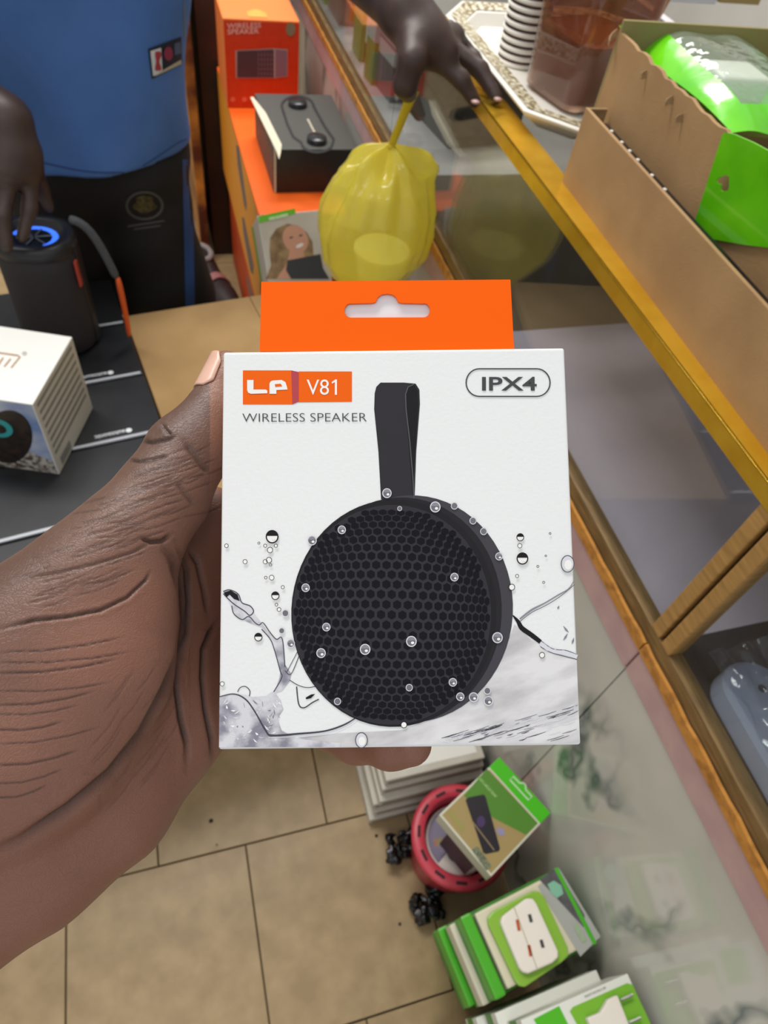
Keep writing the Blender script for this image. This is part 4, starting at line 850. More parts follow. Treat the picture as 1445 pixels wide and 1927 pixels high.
# supports of the green box: two small packs on the basket
u1 = thing('small_pack', 'pale small pack under the green box on the pink basket', 'packet', (gc_[0], gc_[1], zr))
MB().obox(gc_ - gx * 0.035 - gy * 0.03 + up * (zr - zg + 0.0012), gx * 0.07, gy * 0.06, up * (zg - zr - 0.0318)).build('pack_body', mat('dark_pack', '#3a3540', 0.5), u1, bevel=0.002)
# fanned pile of wall charger packs
m_blis = clear('blister', (0.96, 0.97, 0.94), 0.03, body='#d8dcc8', amount=0.12, base=0.06)
zc0 = 0.336
Cq = [onz(*p, zc0) for p in [(868, 1722), (1062, 1628), (1137, 1764), (958, 1872)]]
hx = (Cq[1] - Cq[0]) + (Cq[2] - Cq[3]); hl = np.linalg.norm(hx) / 2; hx /= np.linalg.norm(hx); hy = np.array([hx[1], -hx[0], 0]); hm = np.linalg.norm((Cq[3] - Cq[0]) + (Cq[2] - Cq[1])) / 2
hc = sum(Cq) / 4
shift = min(0.0, XC - 0.008 - max((hc + hx * hl / 2 + hy * s_ * hm / 2)[0] for s_ in (-1, 1)))
hc = hc + hx * (shift / max(hx[0], 0.5) - 0.005)
labs = ['top charger pack of the pile, white four port adapter in green tray', 'second charger pack from the top of the green pile', 'third charger pack from the top of the green pile', 'fourth charger pack from the top of the green pile', 'fifth charger pack from the top of the green pile', 'sixth charger pack from the top of the green pile', 'seventh charger pack from the top of the green pile', 'bottom charger pack of the green pile on the floor']
NP = 8; th = (zc0 - 0.001) / NP
m_pc = mat('pack_card', '#cfc9b2', 0.5); m_pgr = mat('pack_green', '#3c8f1e', 0.4, col2='#2f7a18', scale=30); m_pdk = mat('pack_charcoal', '#4a484a', 0.45, col2='#5a585a', scale=80); m_pgy = mat('pack_silver', '#a5a6a0', 0.4)
for k in range(NP):
    zz = zc0 - th * (k + 1); off = hx * (-0.008 * k if k < 3 else -0.016 + 0.0085 * (k - 2)) + hy * 0.002 * math.sin(2.3 * k)
    o = hc - hx * hl / 2 - hy * hm / 2 + off; o[2] = zz
    t = thing('charger_pack', labs[k], 'charger', o + (hx * hl + hy * hm) / 2, 0, 'pile of wall charger packs')
    hlk = hl - (0 if k < 3 else 0.0085 * (k - 2))
    MB().obox(o + up * 0.0004, hx * hlk, hy * hm, up * (th * 0.25)).build('back_card', m_pgr, t, bevel=0.0008)
    MB().obox(o + up * (th * 0.25 + 0.0004), hx * 0.016, hy * hm, up * (th * 0.70)).build('green_edge', mat('edge_green', '#48a81f', 0.35) if k != 1 else m_pc, t, bevel=0.003)
    MB().obox(o + hx * 0.02 + hy * 0.004 + up * (th * 0.25 + 0.0005), hx * (hlk - 0.03), hy * (hm - 0.008), up * th * 0.68).build('inner_tray', m_pgr if k else mat('tray_cream', '#d3cbb0', 0.5), t, bevel=0.003)
    MB().obox(o + hx * (hlk - 0.007) + up * (th * 0.25 + 0.0004), hx * 0.006, hy * hm, up * (th * 0.72)).build('far_edge', mat('edge_green', '#48a81f', 0.35), t, bevel=0.001)
    if k == 0:
        pl = PL(o + up * (th * 0.935 + 0.0006), hx, hy)
        ngon(t, 'silver_print', pl, [(1012, 1668), (1052, 1634), (1130, 1762), (1092, 1800)], m_pgy, 0.0004)
        ngon(t, 'charcoal_print', pl, [(1015, 1655), (1048, 1632), (1075, 1680), (1100, 1722), (1098, 1745)], m_pdk, 0.0008)
        ngon(t, 'shield_print', pl, [(1030, 1664), (1042, 1657), (1056, 1666), (1060, 1682), (1048, 1690), (1038, 1682)], mat('shield_teal', '#7fb59a', 0.4), 0.0012)
        ribbon(t, 'green_lettering', pl, [(1082, 1740), (1100, 1772)], 9, mat('ink_green', '#8fb07c', 0.5, col2='#a5a69a', scale=450, lo=0.45, hi=0.55), 0.0012)
        tray = [(915, 1728), (925, 1716), (1000, 1678), (1012, 1679), (1022, 1690), (1066, 1785), (1066, 1800), (1056, 1810), (985, 1858), (974, 1856), (966, 1846), (917, 1742)]
        V = [pl.px(x, y, 0.0006) for x, y in tray]; V2 = [v + up * 0.007 for v in V]; n = len(V)
        MB().loft([V, V2]).build('green_blister', mat('tray_green', '#86b53a', 0.3), t, bevel=0.002)
        body = [(945, 1724), (955, 1716), (990, 1690), (1003, 1690), (1010, 1700), (1051, 1790), (1051, 1802), (1040, 1812), (995, 1832), (985, 1830), (978, 1822), (942, 1736)]
        top_ = PL(pl.o + up * 0.018, hx, hy)
        V = [top_.px(x, y) - up * 0.0106 for x, y in body]; MB().loft([V, [v + up * 0.0106 for v in V]]).build('adapter', mat('adapter_white', '#e8e0d4', 0.35), t, bevel=0.003, seg=3, smooth=False)
        for x, y, w_, h_, mm in ((975, 1741, 4, 10, mat('port_orange', '#b5562a', 0.4)), (997, 1789, 4, 10, MATS['port_orange']), (998, 1728, 4, 7, mat('port_dark', '#3a3a3a', 0.4)), (1020, 1776, 4, 7, MATS['port_dark'])):
            ngon(t, 'usb_port', top_, [(x - w_ - 1, y - h_), (x + w_ - 3, y - h_ - 1), (x + w_ + 1, y + h_), (x - w_ + 3, y + h_ + 1)], mm, 0.0006)
        ribbon(t, 'seam_line', top_, [(967, 1707), (1012, 1826)], 1.6, mat('seam_tan', '#b9a98f', 0.5), 0.0006)
# white and green packs at the lower edge
zq = 0.395
Bq = [onz(*p, zq) for p in [(990, 1915), (1196, 1826), (1262, 1975), (1060, 2075)]]
jx = (Bq[1] - Bq[0]) + (Bq[2] - Bq[3]); jl = np.linalg.norm(jx) / 2; jx /= np.linalg.norm(jx); jy = np.array([jx[1], -jx[0], 0]); jm = np.linalg.norm((Bq[3] - Bq[0]) + (Bq[2] - Bq[1])) / 2
jc = sum(Bq) / 4; sh_ = min(0.0, XC - 0.006 - max((jc + jx * jl / 2 + jy * s_ * jm / 2)[0] for s_ in (-1, 1))); jc = jc + jx * (sh_ - 0.004)
labs2 = ['top white and green adapter pack at the lower edge of the photo', 'second white and green adapter pack under the lower edge one', 'third white adapter pack in the lower edge pile', 'fourth white adapter pack in the lower edge pile', 'fifth white adapter pack in the lower edge pile', 'bottom white adapter pack in the lower edge pile']
th2 = (zq - 0.001) / 6
for k in range(6):
    o = jc - jx * jl / 2 - jy * jm / 2 - jx * 0.010 * k + jy * (-0.012 if k in (1, 2) else 0.003) * (k > 0); o[2] = zq - th2 * (k + 1)
    t = thing('adapter_pack', labs2[k], 'charger', o + (jx * jl + jy * jm) / 2, 0, 'pile of white adapter packs')
    MB().obox(o + up * 0.0004, jx * jl, jy * jm, up * (th2 - 0.0012)).build('carton_body', mat('pack_snow', '#dfe0d6', 0.4), t, bevel=0.0012)
    MB().obox(o + up * (th2 * 0.2) - jx * 0.0006, jx * (jl * 0.36), jy * (jm + 0.0004) - jy * 0.001, up * (th2 * 0.45)).build('green_band', m_pgr, t)
    if k == 0:
        pl = PL(o + up * (th2 - 0.0008), jx, jy)
        ngon(t, 'green_print', pl, [(1004, 1918), (1052, 1893), (1085, 1960), (1040, 1985)], mat('print_lime', '#4fb41a', 0.4), 0.0004)
        ngon(t, 'green_window', pl, [(1072, 1903), (1078, 1895), (1180, 1850), (1190, 1853), (1240, 1960), (1130, 2010)], mat('window_lime', '#78b52f', 0.35), 0.0004)
        pt = PL(pl.o + up * 0.012, jx, jy)
        V = [pt.px(x, y) - up * 0.0112 for x, y in ((1105, 1915), (1130, 1905), (1145, 1880), (1162, 1872), (1185, 1930), (1200, 1985), (1140, 2000))]; MB().loft([V, [v + up * 0.0112 for v in V]]).build('plug', MATS['adapter_white'], t, bevel=0.002)
        for y in (1882, 1925):
            a_, b_ = pt.px(1168 + (y - 1882) * 0.35, y, -0.004), pt.px(1190 + (y - 1882) * 0.35, y - 10, -0.004); MB().tube([a_, b_], 0.0018, 8).build('prong', mat('prong_metal', '#b9b9b5', 0.25, 1.0), t)
        ribbon(t, 'text_strip', pl, [(1100, 1876), (1140, 1858)], 4, mat('grey_text', '#8f948c', 0.5, col2='#cfd0c8', scale=600), 0.0005)
# specks of dirt
for i, (x, y, r) in enumerate(((397, 1545, 0.0038), (708, 1573, 0.003), (752, 1739, 0.0026), (408, 1590, 0.0016))):
    p = onz(x, y, 0.0); mb = MB(); mb.lathe([(0.0001, 0), (r, 0.0003), (r * 0.8, r * 0.5), (0.0001, r * 0.7)], 9, (p[0], p[1], 0.0008))
    tag(mb.build('dirt_speck', mat('dirt', '#2a231b', 0.9)), ['larger dark speck on the floor tile below the hand', 'dark speck on floor left of the pink basket', 'dark speck on floor left of the charger pile', 'tiny speck beside the larger floor speck'][i], 'dirt', 'specks on the floor')

# ================================================================ THE PERSON BEHIND
def skinmat(name, c1, c2, crease, rough=0.42, line=1.0):
    m = mat(name, c1, rough, col2=c2, scale=26, detail=4, lo=0.3, hi=0.7); nt = m.node_tree; N = nt.nodes; Lk = nt.links; b = N['Principled BSDF']
    old = b.inputs['Base Color'].links[0].from_socket
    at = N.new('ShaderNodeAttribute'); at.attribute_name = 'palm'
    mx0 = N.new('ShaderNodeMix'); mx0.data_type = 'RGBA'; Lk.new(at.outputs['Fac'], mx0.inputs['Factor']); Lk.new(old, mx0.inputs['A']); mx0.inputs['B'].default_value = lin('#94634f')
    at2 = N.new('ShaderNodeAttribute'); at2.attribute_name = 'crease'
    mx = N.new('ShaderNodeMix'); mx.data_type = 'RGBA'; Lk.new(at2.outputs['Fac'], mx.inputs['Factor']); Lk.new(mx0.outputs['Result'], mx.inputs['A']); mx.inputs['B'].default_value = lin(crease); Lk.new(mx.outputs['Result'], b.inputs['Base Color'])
    tc = N.new('ShaderNodeTexCoord'); vo = N.new('ShaderNodeTexVoronoi'); vo.feature = 'DISTANCE_TO_EDGE'; vo.inputs['Scale'].default_value = 520
    mp = N.new('ShaderNodeMapping'); mp.inputs['Rotation'].default_value = (0.3, 0.5, 0.4); mp.inputs['Scale'].default_value = (0.35, 1, 1); Lk.new(tc.outputs['Object'], mp.inputs[0])
    nd = N.new('ShaderNodeTexNoise'); nd.inputs['Scale'].default_value = 150; Lk.new(tc.outputs['Object'], nd.inputs[0])
    ad = N.new('ShaderNodeMix'); ad.data_type = 'VECTOR'; ad.inputs['Factor'].default_value = 0.02; Lk.new(mp.outputs[0], ad.inputs['A']); Lk.new(nd.outputs['Color'], ad.inputs['B']); Lk.new(ad.outputs['Result'], vo.inputs['Vector'])
    rr = N.new('ShaderNodeMapRange'); rr.inputs[1].default_value = 0; rr.inputs[2].default_value = 0.12; Lk.new(vo.outputs['Distance'], rr.inputs[0])
    n3 = N.new('ShaderNodeTexNoise'); n3.inputs['Scale'].default_value = 60; n3.inputs['Detail'].default_value = 5; Lk.new(tc.outputs['Object'], n3.inputs[0])
    s_ = N.new('ShaderNodeMath'); s_.operation = 'MULTIPLY_ADD'; s_.inputs[1].default_value = 0.16; Lk.new(rr.outputs[0], s_.inputs[0]); Lk.new(n3.outputs[0], s_.inputs[2])
    bp = N.new('ShaderNodeBump'); bp.inputs['Strength'].default_value = 0.5 * line; bp.inputs['Distance'].default_value = 0.0006; Lk.new(s_.outputs[0], bp.inputs['Height']); Lk.new(bp.outputs[0], b.inputs['Normal'])
    return m
cxm, cym = -0.112, 1.335
pe = thing('person', 'person in blue jersey and black trousers, one hand on the speaker, other on the counter', 'person', (cxm, cym, 0))
bd = SDF((-0.52, 0.62, 0.62), (0.60, 1.56, 1.78), 0.005)
bd.ell((cxm, cym, 0.80), (0.155, 0.10, 0.12), 0.05); bd.ell((cxm, cym, 1.0), (0.15, 0.095, 0.2), 0.06); bd.ell((cxm, cym, 1.2), (0.17, 0.105, 0.15), 0.06)
bd.cap((cxm, cym, 1.3), (cxm, cym - 0.01, 1.45), 0.055, 0.052, 0.05)
bd.ell((cxm + 0.02, cym - 0.035, 1.56), (0.072, 0.092, 0.115), 0.03); bd.ell((cxm + 0.025, cym - 0.07, 1.49), (0.045, 0.05, 0.05), 0.03)
bd.cap((cxm + 0.025, cym - 0.125, 1.575), (cxm + 0.027, cym - 0.142, 1.535), 0.009, 0.015, 0.012)
for s_ in (-1, 1): bd.ell((cxm + 0.02 + s_ * 0.073, cym - 0.03, 1.55), (0.01, 0.02, 0.03), 0.008)
bd.chain([((cxm + 0.045, cym - 0.118, 1.493), 0.007), ((cxm + 0.005, cym - 0.118, 1.493), 0.007)], 0.006)
# arm to the speaker
wr_ = ony(14, 225, 1.10)
bd.chain([((cxm - 0.16, cym, 1.27), 0.056), ((-0.395, 1.24, 1.04), 0.042), (wr_, 0.027)], 0.03)
bd.chain([(wr_, 0.027), (ony(36, 292, 1.085), 0.028), (ony(48, 322, 1.075), 0.020)], 0.02); bd.chain([(wr_, 0.024), (ony(10, 320, 1.065), 0.022)], 0.02)
for pts in ([(58, 330, 1.075), (56, 392, 1.05), (42, 446, 1.032)], [(20, 335, 1.065), (6, 405, 1.035), (14, 466, 1.02)], [(-12, 330, 1.06), (-26, 400, 1.04), (-20, 460, 1.03)], [(66, 318, 1.085), (78, 356, 1.105), (92, 390, 1.10)]):
    P = [ony(*p) for p in pts]; bd.chain([(P[0], 0.0118), (P[1], 0.0108), (P[2], 0.0085)], 0.006)
# arm to the counter edge
wl_ = onz(762, 22, ZC + 0.085)
bd.chain([((cxm + 0.16, cym, 1.27), 0.056), ((0.24, 1.30, 1.09), 0.044), (wl_, 0.030)], 0.03)
bd.chain([(wl_, 0.030), (onz(800, 70, ZC + 0.066), 0.028), (onz(835, 100, ZC + 0.055), 0.021)], 0.02)
bd.cap(onz(778, 90, ZC + 0.062), onz(850, 72, ZC + 0.05), 0.021, 0.019, 0.02)
for pts in ([(832, 118, .046), (868, 150, .033), (893, 190, .012)], [(856, 96, .046), (904, 132, .033), (934, 184, .012)], [(858, 74, .044), (890, 112, .030), (928, 164, .012)], [(846, 56, .038), (862, 82, .026), (884, 116, .012)]):
    P = [onz(x, y, ZC + z) for x, y, z in pts]; bd.chain([(P[0], 0.0125), (P[1], 0.0112), (P[2], 0.0088)], 0.006)
bd.chain([(onz(776, 112, ZC + 0.055), 0.019), (onz(762, 160, ZC + 0.025), 0.0145), (onx(789, 216, XC - 0.024), 0.0098)], 0.008)
V, Q = bd.mesh(); n0 = np.zeros(len(V))
m_man = skinmat('dark_skin', '#46342e', '#3a2a25', '#2a1d19', 0.45, 0.5)
skin('body', V, Q, m_man, pe, {'palm': n0, 'crease': n0})
m_nail2 = mat('nail_dark', '#a8847a', 0.35)
for p_, s_ in ((onz(895, 191, ZC + 0.0185), 0.0062), (onz(937, 186, ZC + 0.0185), 0.006), (onx(790, 219, XC - 0.033), 0.0058)):
    MB().lathe([(0.0001, 0.0016), (s_ * 0.6, 0.0013), (s_, 0.0), (s_ * 0.9, -0.0015), (0.0001, -0.002)], 14, p_).build('nail', m_nail2, pe, smooth=True)
for s_ in (-1, 1):
    MB().lathe([(0.0001, -0.011), (0.008, -0.008), (0.011, 0), (0.008, 0.008), (0.0001, 0.011)], 12, (cxm + 0.022 + s_ * 0.03, cym - 0.112, 1.565)).build('eye', mat('eye_white', '#e6e0d8', 0.2), pe, smooth=True)
hs = SDF((cxm - 0.1, cym - 0.16, 1.5), (cxm + 0.14, cym + 0.1, 1.72), 0.006); hs.ell((cxm + 0.02, cym - 0.022, 1.585), (0.076, 0.088, 0.1), 0.01)
V, Q = hs.mesh(); skin('hair', V, Q, mat('hair_black', '#14100e', 0.8, bump=0.8, bscale=400), pe)
# jersey
js = SDF((-0.42, 1.10, 0.66), (0.30, 1.56, 1.42), 0.006)
x, y, z = [g.astype(np.float32) for g in np.meshgrid(*js.ax, indexing='ij', sparse=True)]
a_ = 0.186 + 0.012 * np.clip((z - 0.9) / 0.3, 0, 1) - 0.03 * np.clip((z - 1.22) / 0.1, 0, 1) ** 2; b_ = 0.125 + 0.006 * np.sin((z - 0.7) * 5)
fold = 0.0115 * np.sin(17 * (x - cxm) + 9 * z) * np.exp(-((x + 0.2) / 0.12) ** 2) + 0.008 * np.sin(24 * (x - cxm) - 13 * z + 1) + 0.003 * np.sin(45 * x + 20 * z)
qd = np.sqrt(((x - cxm) / a_) ** 2 + ((y - cym) / b_) ** 2); js.F = ((qd - 1) * 0.125 + fold).astype(np.float32)
js.F = np.maximum(js.F, z - 1.31)
for s_ in (-1, 1): js.cap((cxm + s_ * 0.13, cym, 1.27), ((-0.33, 1.28, 1.15) if s_ < 0 else (0.15, 1.32, 1.17)), 0.072, 0.062, 0.03)
hem = 0.750 + 0.012 * np.sin(7 * x)
js.F = np.maximum(js.F, (hem - z).astype(np.float32)); V, Q = js.mesh()
m_js = mat('jersey_mesh', '#4a74b6', 0.7, col2='#4069a8', scale=8, bump=0.35, bscale=700)
jo = skin('jersey', V, Q, m_js, pe); bj = BVHTree.FromPolygons(V.tolist(), Q.tolist())
def bil(q):
    q = np.array(q, float); return lambda u, v: (q[0] * (1 - u) + q[1] * u) * (1 - v) + (q[3] * (1 - u) + q[2] * u) * v
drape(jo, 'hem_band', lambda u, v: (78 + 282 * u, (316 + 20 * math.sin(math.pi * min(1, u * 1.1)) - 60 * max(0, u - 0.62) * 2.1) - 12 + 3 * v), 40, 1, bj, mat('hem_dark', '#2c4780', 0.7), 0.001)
drape(jo, 'jersey_patch', bil([(279, 92), (341, 69), (343, 120), (286, 149)]), 8, 8, bj, mat('patch_navy', '#161c30', 0.6), 0.002)
drape(jo, 'patch_panel', bil([(283, 96), (303, 90), (306, 137), (288, 143)]), 5, 8, bj, mat('patch_white', '#cfd0d4', 0.6), 0.003)
drape(jo, 'patch_figure', lambda u, v: (296 + (u - 0.35) * (9 + 3 * math.sin(9 * v)), 97 + 36 * v), 3, 8, bj, mat('patch_red', '#a8323f', 0.6), 0.004)
drape(jo, 'patch_circle', lambda u, v: (317 + 8.5 * v * math.cos(2 * math.pi * u), 101 + 13 * v * math.sin(2 * math.pi * u)), 18, 1, bj, mat('patch_crimson', '#8f2b4a', 0.6), 0.004)
drape(jo, 'patch_mark', bil([(328, 82), (339, 78), (341, 100), (329, 104)]), 4, 4, bj, mat('patch_slate', '#4a5b7a', 0.6), 0.004)
drape(jo, 'patch_strip', bil([(307, 132), (341, 112), (342, 120), (289, 145)]), 8, 2, bj, mat('patch_cream', '#b9ae94', 0.6), 0.004)
drape(jo, 'side_piping', lambda u, v: (345 + 3 * u + 13 * v ** 1.5, 4 + 215 * v), 1, 24, bj, mat('piping_grey', '#6f7f80', 0.7), 0.0015)
# trousers
ts = SDF((-0.36, 1.16, 0.02), (0.16, 1.52, 0.80), 0.006)
ts.ell((cxm, cym, 0.74), (0.150, 0.100, 0.10), 0.04)
for s_ in (-1, 1): ts.chain([((cxm + s_ * 0.078, cym, 0.70), 0.086), ((cxm + s_ * 0.10, cym + 0.01, 0.42), 0.082), ((cxm + s_ * 0.105, cym + 0.01, 0.06), 0.070)], 0.05)
x, y, z = [g.astype(np.float32) for g in np.meshgrid(*ts.ax, indexing='ij', sparse=True)]
ts.F = ts.F + 0.003 * np.sin(22 * z + 14 * x) + 0.002 * np.sin(50 * z - 30 * x)
ts.F = np.maximum(ts.F, 0.05 - z); V, Q = ts.mesh()
to = skin('trousers', V, Q, mat('trouser_black', '#121113', 0.75, bump=0.3, bscale=600), pe); bt = BVHTree.FromPolygons(V.tolist(), Q.tolist())
drape(to, 'trouser_stripe', lambda u, v: (343 + 18 * u + 6 * v, 300 + 283 * v), 3, 30, bt, mat('stripe_blue', '#27487f', 0.7), 0.0015)
m_em = mat('emblem_gold', '#5d5430', 0.6, col2='#2c2818', scale=150); m_eg = mat('emblem_grey', '#4a4a4a', 0.6)
drape(to, 'emblem_ring', lambda u, v: (272 + (31 + 5 * v) * math.cos(2 * math.pi * u), 387 + (23 + 4.5 * v) * math.sin(2 * math.pi * u)), 36, 1, bt, m_eg, 0.002)
drape(to, 'emblem_crest', lambda u, v: (272 + 20 * v * math.cos(2 * math.pi * u) * (1 + 0.2 * math.sin(10 * math.pi * u)), 385 + 17 * v * math.sin(2 * math.pi * u)), 30, 2, bt, m_em, 0.002)
for q in ([(240, 424), (309, 414), (309, 417), (240, 428)], [(252, 430), (302, 423), (302, 426), (252, 433)]): drape(to, 'emblem_text', bil(q), 10, 1, bt, m_eg, 0.002)
for s_ in (-1, 1):
    MB().loft([[(cxm + s_ * 0.105 + 0.045 * math.cos(a), cym + 0.02 + 0.115 * math.sin(a), zz) for a in np.linspace(0, 2 * math.pi, 24, endpoint=False)] for zz in (0.001, 0.03)] + [[(cxm + s_ * 0.105 + 0.035 * math.cos(a), cym + 0.03 + 0.09 * math.sin(a), 0.075) for a in np.linspace(0, 2 * math.pi, 24, endpoint=False)]]).build('shoe', mat('shoe_dark', '#2a1f1d', 0.6), pe, smooth=True)

# ================================================================ THE BOXED SPEAKER IN THE HAND
BW = 0.10
def fitq():
    dt = BW * FPX / 642.0; db = BW * FPX / 682.0
    T = dep(741, 658.5, dt); B = dep(752, 1406.5, db); right = RW[:, 0] * 1.0
    r_ = (dep(1062, 657, dt) - dep(420, 660, dt)) + (dep(1093, 1403, db) - dep(411, 1410, db)); r_ /= np.linalg.norm(r_)
    d_ = B - T; hgt = np.linalg.norm(d_); d_ /= hgt; r_ = r_ - d_ * (r_ @ d_); r_ /= np.linalg.norm(r_)
    return T, r_, d_, hgt
BT, bR, bDn, BH = fitq(); bBack = np.cross(bR, bDn)
if bBack @ RW[:, 2] < 0: bBack = -bBack
BTH = 0.055
b00 = BT - bR * BW / 2
hb = thing('wireless_speaker_box', 'white retail box for a round black wireless speaker held in the hand', 'box', b00 + bDn * BH)
m_bw = mat('box_white', '#eeefee', 0.45, bump=0.05, bscale=900)
hbb = MB().obox(b00, bR * BW, bDn * BH, bBack * BTH).build('carton_body', m_bw, hb, bevel=0.0009, seg=3)
fb = PL(b00, bR, bDn)
# hang tab
m_ot = mat('tab_orange', '#ff6400', 0.5, spec=0.12)
tpl_ = PL(b00 + bBack * 0.0014, bR, bDn)
tab = [(492, 531), (960, 527), (967, 662), (489, 662)]
slot = [(660, 572), (700, 571), (707, 569), (711, 560), (718, 555), (728, 553.5), (738, 555), (745, 560), (749, 569), (756, 571), (797, 572)] + ellpts(797, 584.5, 12, 13.5, 8, 0, -math.pi / 2 + 0.2, math.pi / 2) + ellpts(660, 585, 12, 13.5, 8, 0, math.pi / 2, 1.5 * math.pi - 0.2)
bm = bmesh.new()
def lv(pts): return [bm.verts.new(tpl_.px(x, y)) for x, y in pts]
ov, hv = lv(tab), lv(slot)
es = [bm.edges.new((a[i], a[(i + 1) % len(a)])) for a in (ov, hv) for i in range(len(a))]
bmesh.ops.triangle_fill(bm, use_beauty=True, edges=es); bmesh.ops.recalc_face_normals(bm, faces=bm.faces)
me = bpy.data.meshes.new('hang_tab'); bm.to_mesh(me); bm.free(); me.transform(WM[hb].inverted()); me.materials.append(m_ot)
o = bpy.data.objects.new('hang_tab', me); link(o, hb); q = o.modifiers.new('solid', 'SOLIDIFY'); q.thickness = 0.0007; q.offset = 0
tb2 = PL(b00 + bBack * 0.0024, bR, bDn)
V = [tb2.px(x, y) for x, y in ((494, 533), (959, 529), (965, 661), (491, 661))]; MB().loft([V, [v + bBack * 0.0006 for v in V]]).build('tab_backing', mat('tab_white', '#e9e6ea', 0.5), hb)
# lettering
m_or_ = mat('logo_orange', '#f5660f', 0.55, spec=0.12); m_wi = mat('ink_white', '#f6f4f0', 0.4); m_gk = mat('ink_grey', '#4a4c4d', 0.55, spec=0.12)
ngon(hbb, 'logo_panel', fb, [(457, 697), (548, 697), (552, 699), (550, 761), (457, 761)], m_or_, 0.00010)
ngon(hbb, 'logo_fold', fb, [(548, 697), (562, 700), (562, 756), (550, 761)], mat('logo_crimson', '#b53a45', 0.4), 0.00014)
ngon(hbb, 'logo_panel', fb, [(562, 699), (662, 699), (662, 756), (562, 757)], m_or_, 0.00010)
for q in ([(465, 715), (477, 715), (477, 733), (500, 733), (503, 735), (503, 740), (472, 741), (467, 739), (465, 734)],
          [(507, 722), (509, 718), (513, 716), (530, 715), (537, 719), (540, 728), (541, 733), (520, 734), (520, 741), (507, 741)]):
    ngon(hbb, 'logo_letter', fb, q, m_wi, 0.00022)
ngon(hbb, 'logo_letter', fb, [(517, 723), (528, 722), (531, 727), (518, 728)], m_or_, 0.00030)
text(hbb, fb, 'V8', (577, 743), (619, 743), (577, 714), m_wi, 0.0002)
ngon(hbb, 'lettering', fb, [(624, 719), (631, 714), (634, 714), (634, 743), (630, 743), (630, 719), (625, 722)], m_wi, 0.0002)
text(hbb, fb, 'WIRELESS SPEAKER', (456, 794), (690, 793), (456, 778), m_gk, 0.0002, -0.012)
text(hbb, fb, 'IPX4', (907, 735), (1010, 735), (907, 709), m_gk, 0.0002, 0.018)
pill = ellpts(902, 720, 25, 26, 14, 0, math.pi / 2, 1.5 * math.pi) + ellpts(1010, 720, 25, 26, 14, 0, -math.pi / 2, math.pi / 2)
ribbon(hbb, 'pill_outline', fb, pill, 2.4, m_gk, 0.0002, closed=True)
# strap
m_s1 = mat('print_strap', '#343236', 0.55, spec=0.12); m_s2 = mat('print_strap_dark', '#201f22', 0.55, spec=0.12); m_s3 = mat('print_strap_edge', '#5b595d', 0.55, spec=0.12)
ngon(hbb, 'strap_print', fb, [(708, 728), (716, 720), (760, 720), (782, 722), (789, 733), (790, 760), (783, 850), (780, 940), (717, 940), (712, 850), (704, 770), (705, 740)], m_s1, 0.00014)
ngon(hbb, 'strap_loop', fb, [(766, 733), (772, 724), (780, 724), (786, 735), (787, 765), (781, 850), (777, 935), (766, 800), (763, 765)], m_s2, 0.00020)
ribbon(hbb, 'strap_edge', fb, [(779, 723), (768, 728), (763, 742), (764, 770), (771, 830), (777, 900), (779, 938)], 2, m_s3, 0.00026)
# round speaker picture
m_rim = mat('print_rim', '#2a282c', 0.55, spec=0.12); m_ringr = mat('print_ring', '#47454b', 0.55, spec=0.12)
ngon(hbb, 'speaker_back_print', fb, ellpts(772, 1146, 193, 214, 64, 0.06), m_ringr, 0.00016)
ngon(hbb, 'speaker_cap_print', fb, ellpts(753, 1150, 191, 214, 64, 0.05), m_rim, 0.00020)
ngon(hbb, 'speaker_front_print', fb, ellpts(741, 1154, 193, 214, 64, 0.04), mat('print_front', '#252327', 0.55, spec=0.12), 0.00024)
ngon(hbb, 'grille_print', fb, ellpts(737, 1157, 187, 207, 64, 0.04), mat('print_grille', '#353338', 0.55, spec=0.12), 0.00030)
hx_ = MB(); ctr_ = (737, 1157); dxh, dyh = 1.0, 1.0
for r in range(-15, 16):
    for c in range(-13, 14):
        u, v = (c + 0.5 * (r % 2)) / 11.6, r / 13.4
        rho = math.hypot(u, v)
        if rho > 1.02: continue
        k = math.sin(min(1, rho) * math.pi / 2) / (rho + 1e-9) if rho > 1e-6 else math.pi / 2
        k = 0.45 * k + 0.55; x_, y_ = u * k, v * k + 0.05 * u * 0.6
        if x_ * x_ + y_ * y_ > 0.955: continue
        kk = math.sqrt(max(0.05, 1 - 0.75 * (x_ * x_ + y_ * y_)))
        ex2, ey2 = 8.7 * (0.45 + 0.55 * math.sqrt(max(0.02, 1 - x_ * x_))), 8.7 * (0.45 + 0.55 * math.sqrt(max(0.02, 1 - y_ * y_)))
        P = [fb.px(ctr_[0] + 186 * x_ + ex2 * math.sin(a * math.pi / 3), ctr_[1] + 206 * y_ + ey2 * math.cos(a * math.pi / 3), 0.00036) for a in range(6)]
        hx_.add(P, [tuple(range(6))])
hx_.build('grille_holes_print', mat('print_hole', '#131119', 0.55, spec=0.12), hbb, kind='stuff')
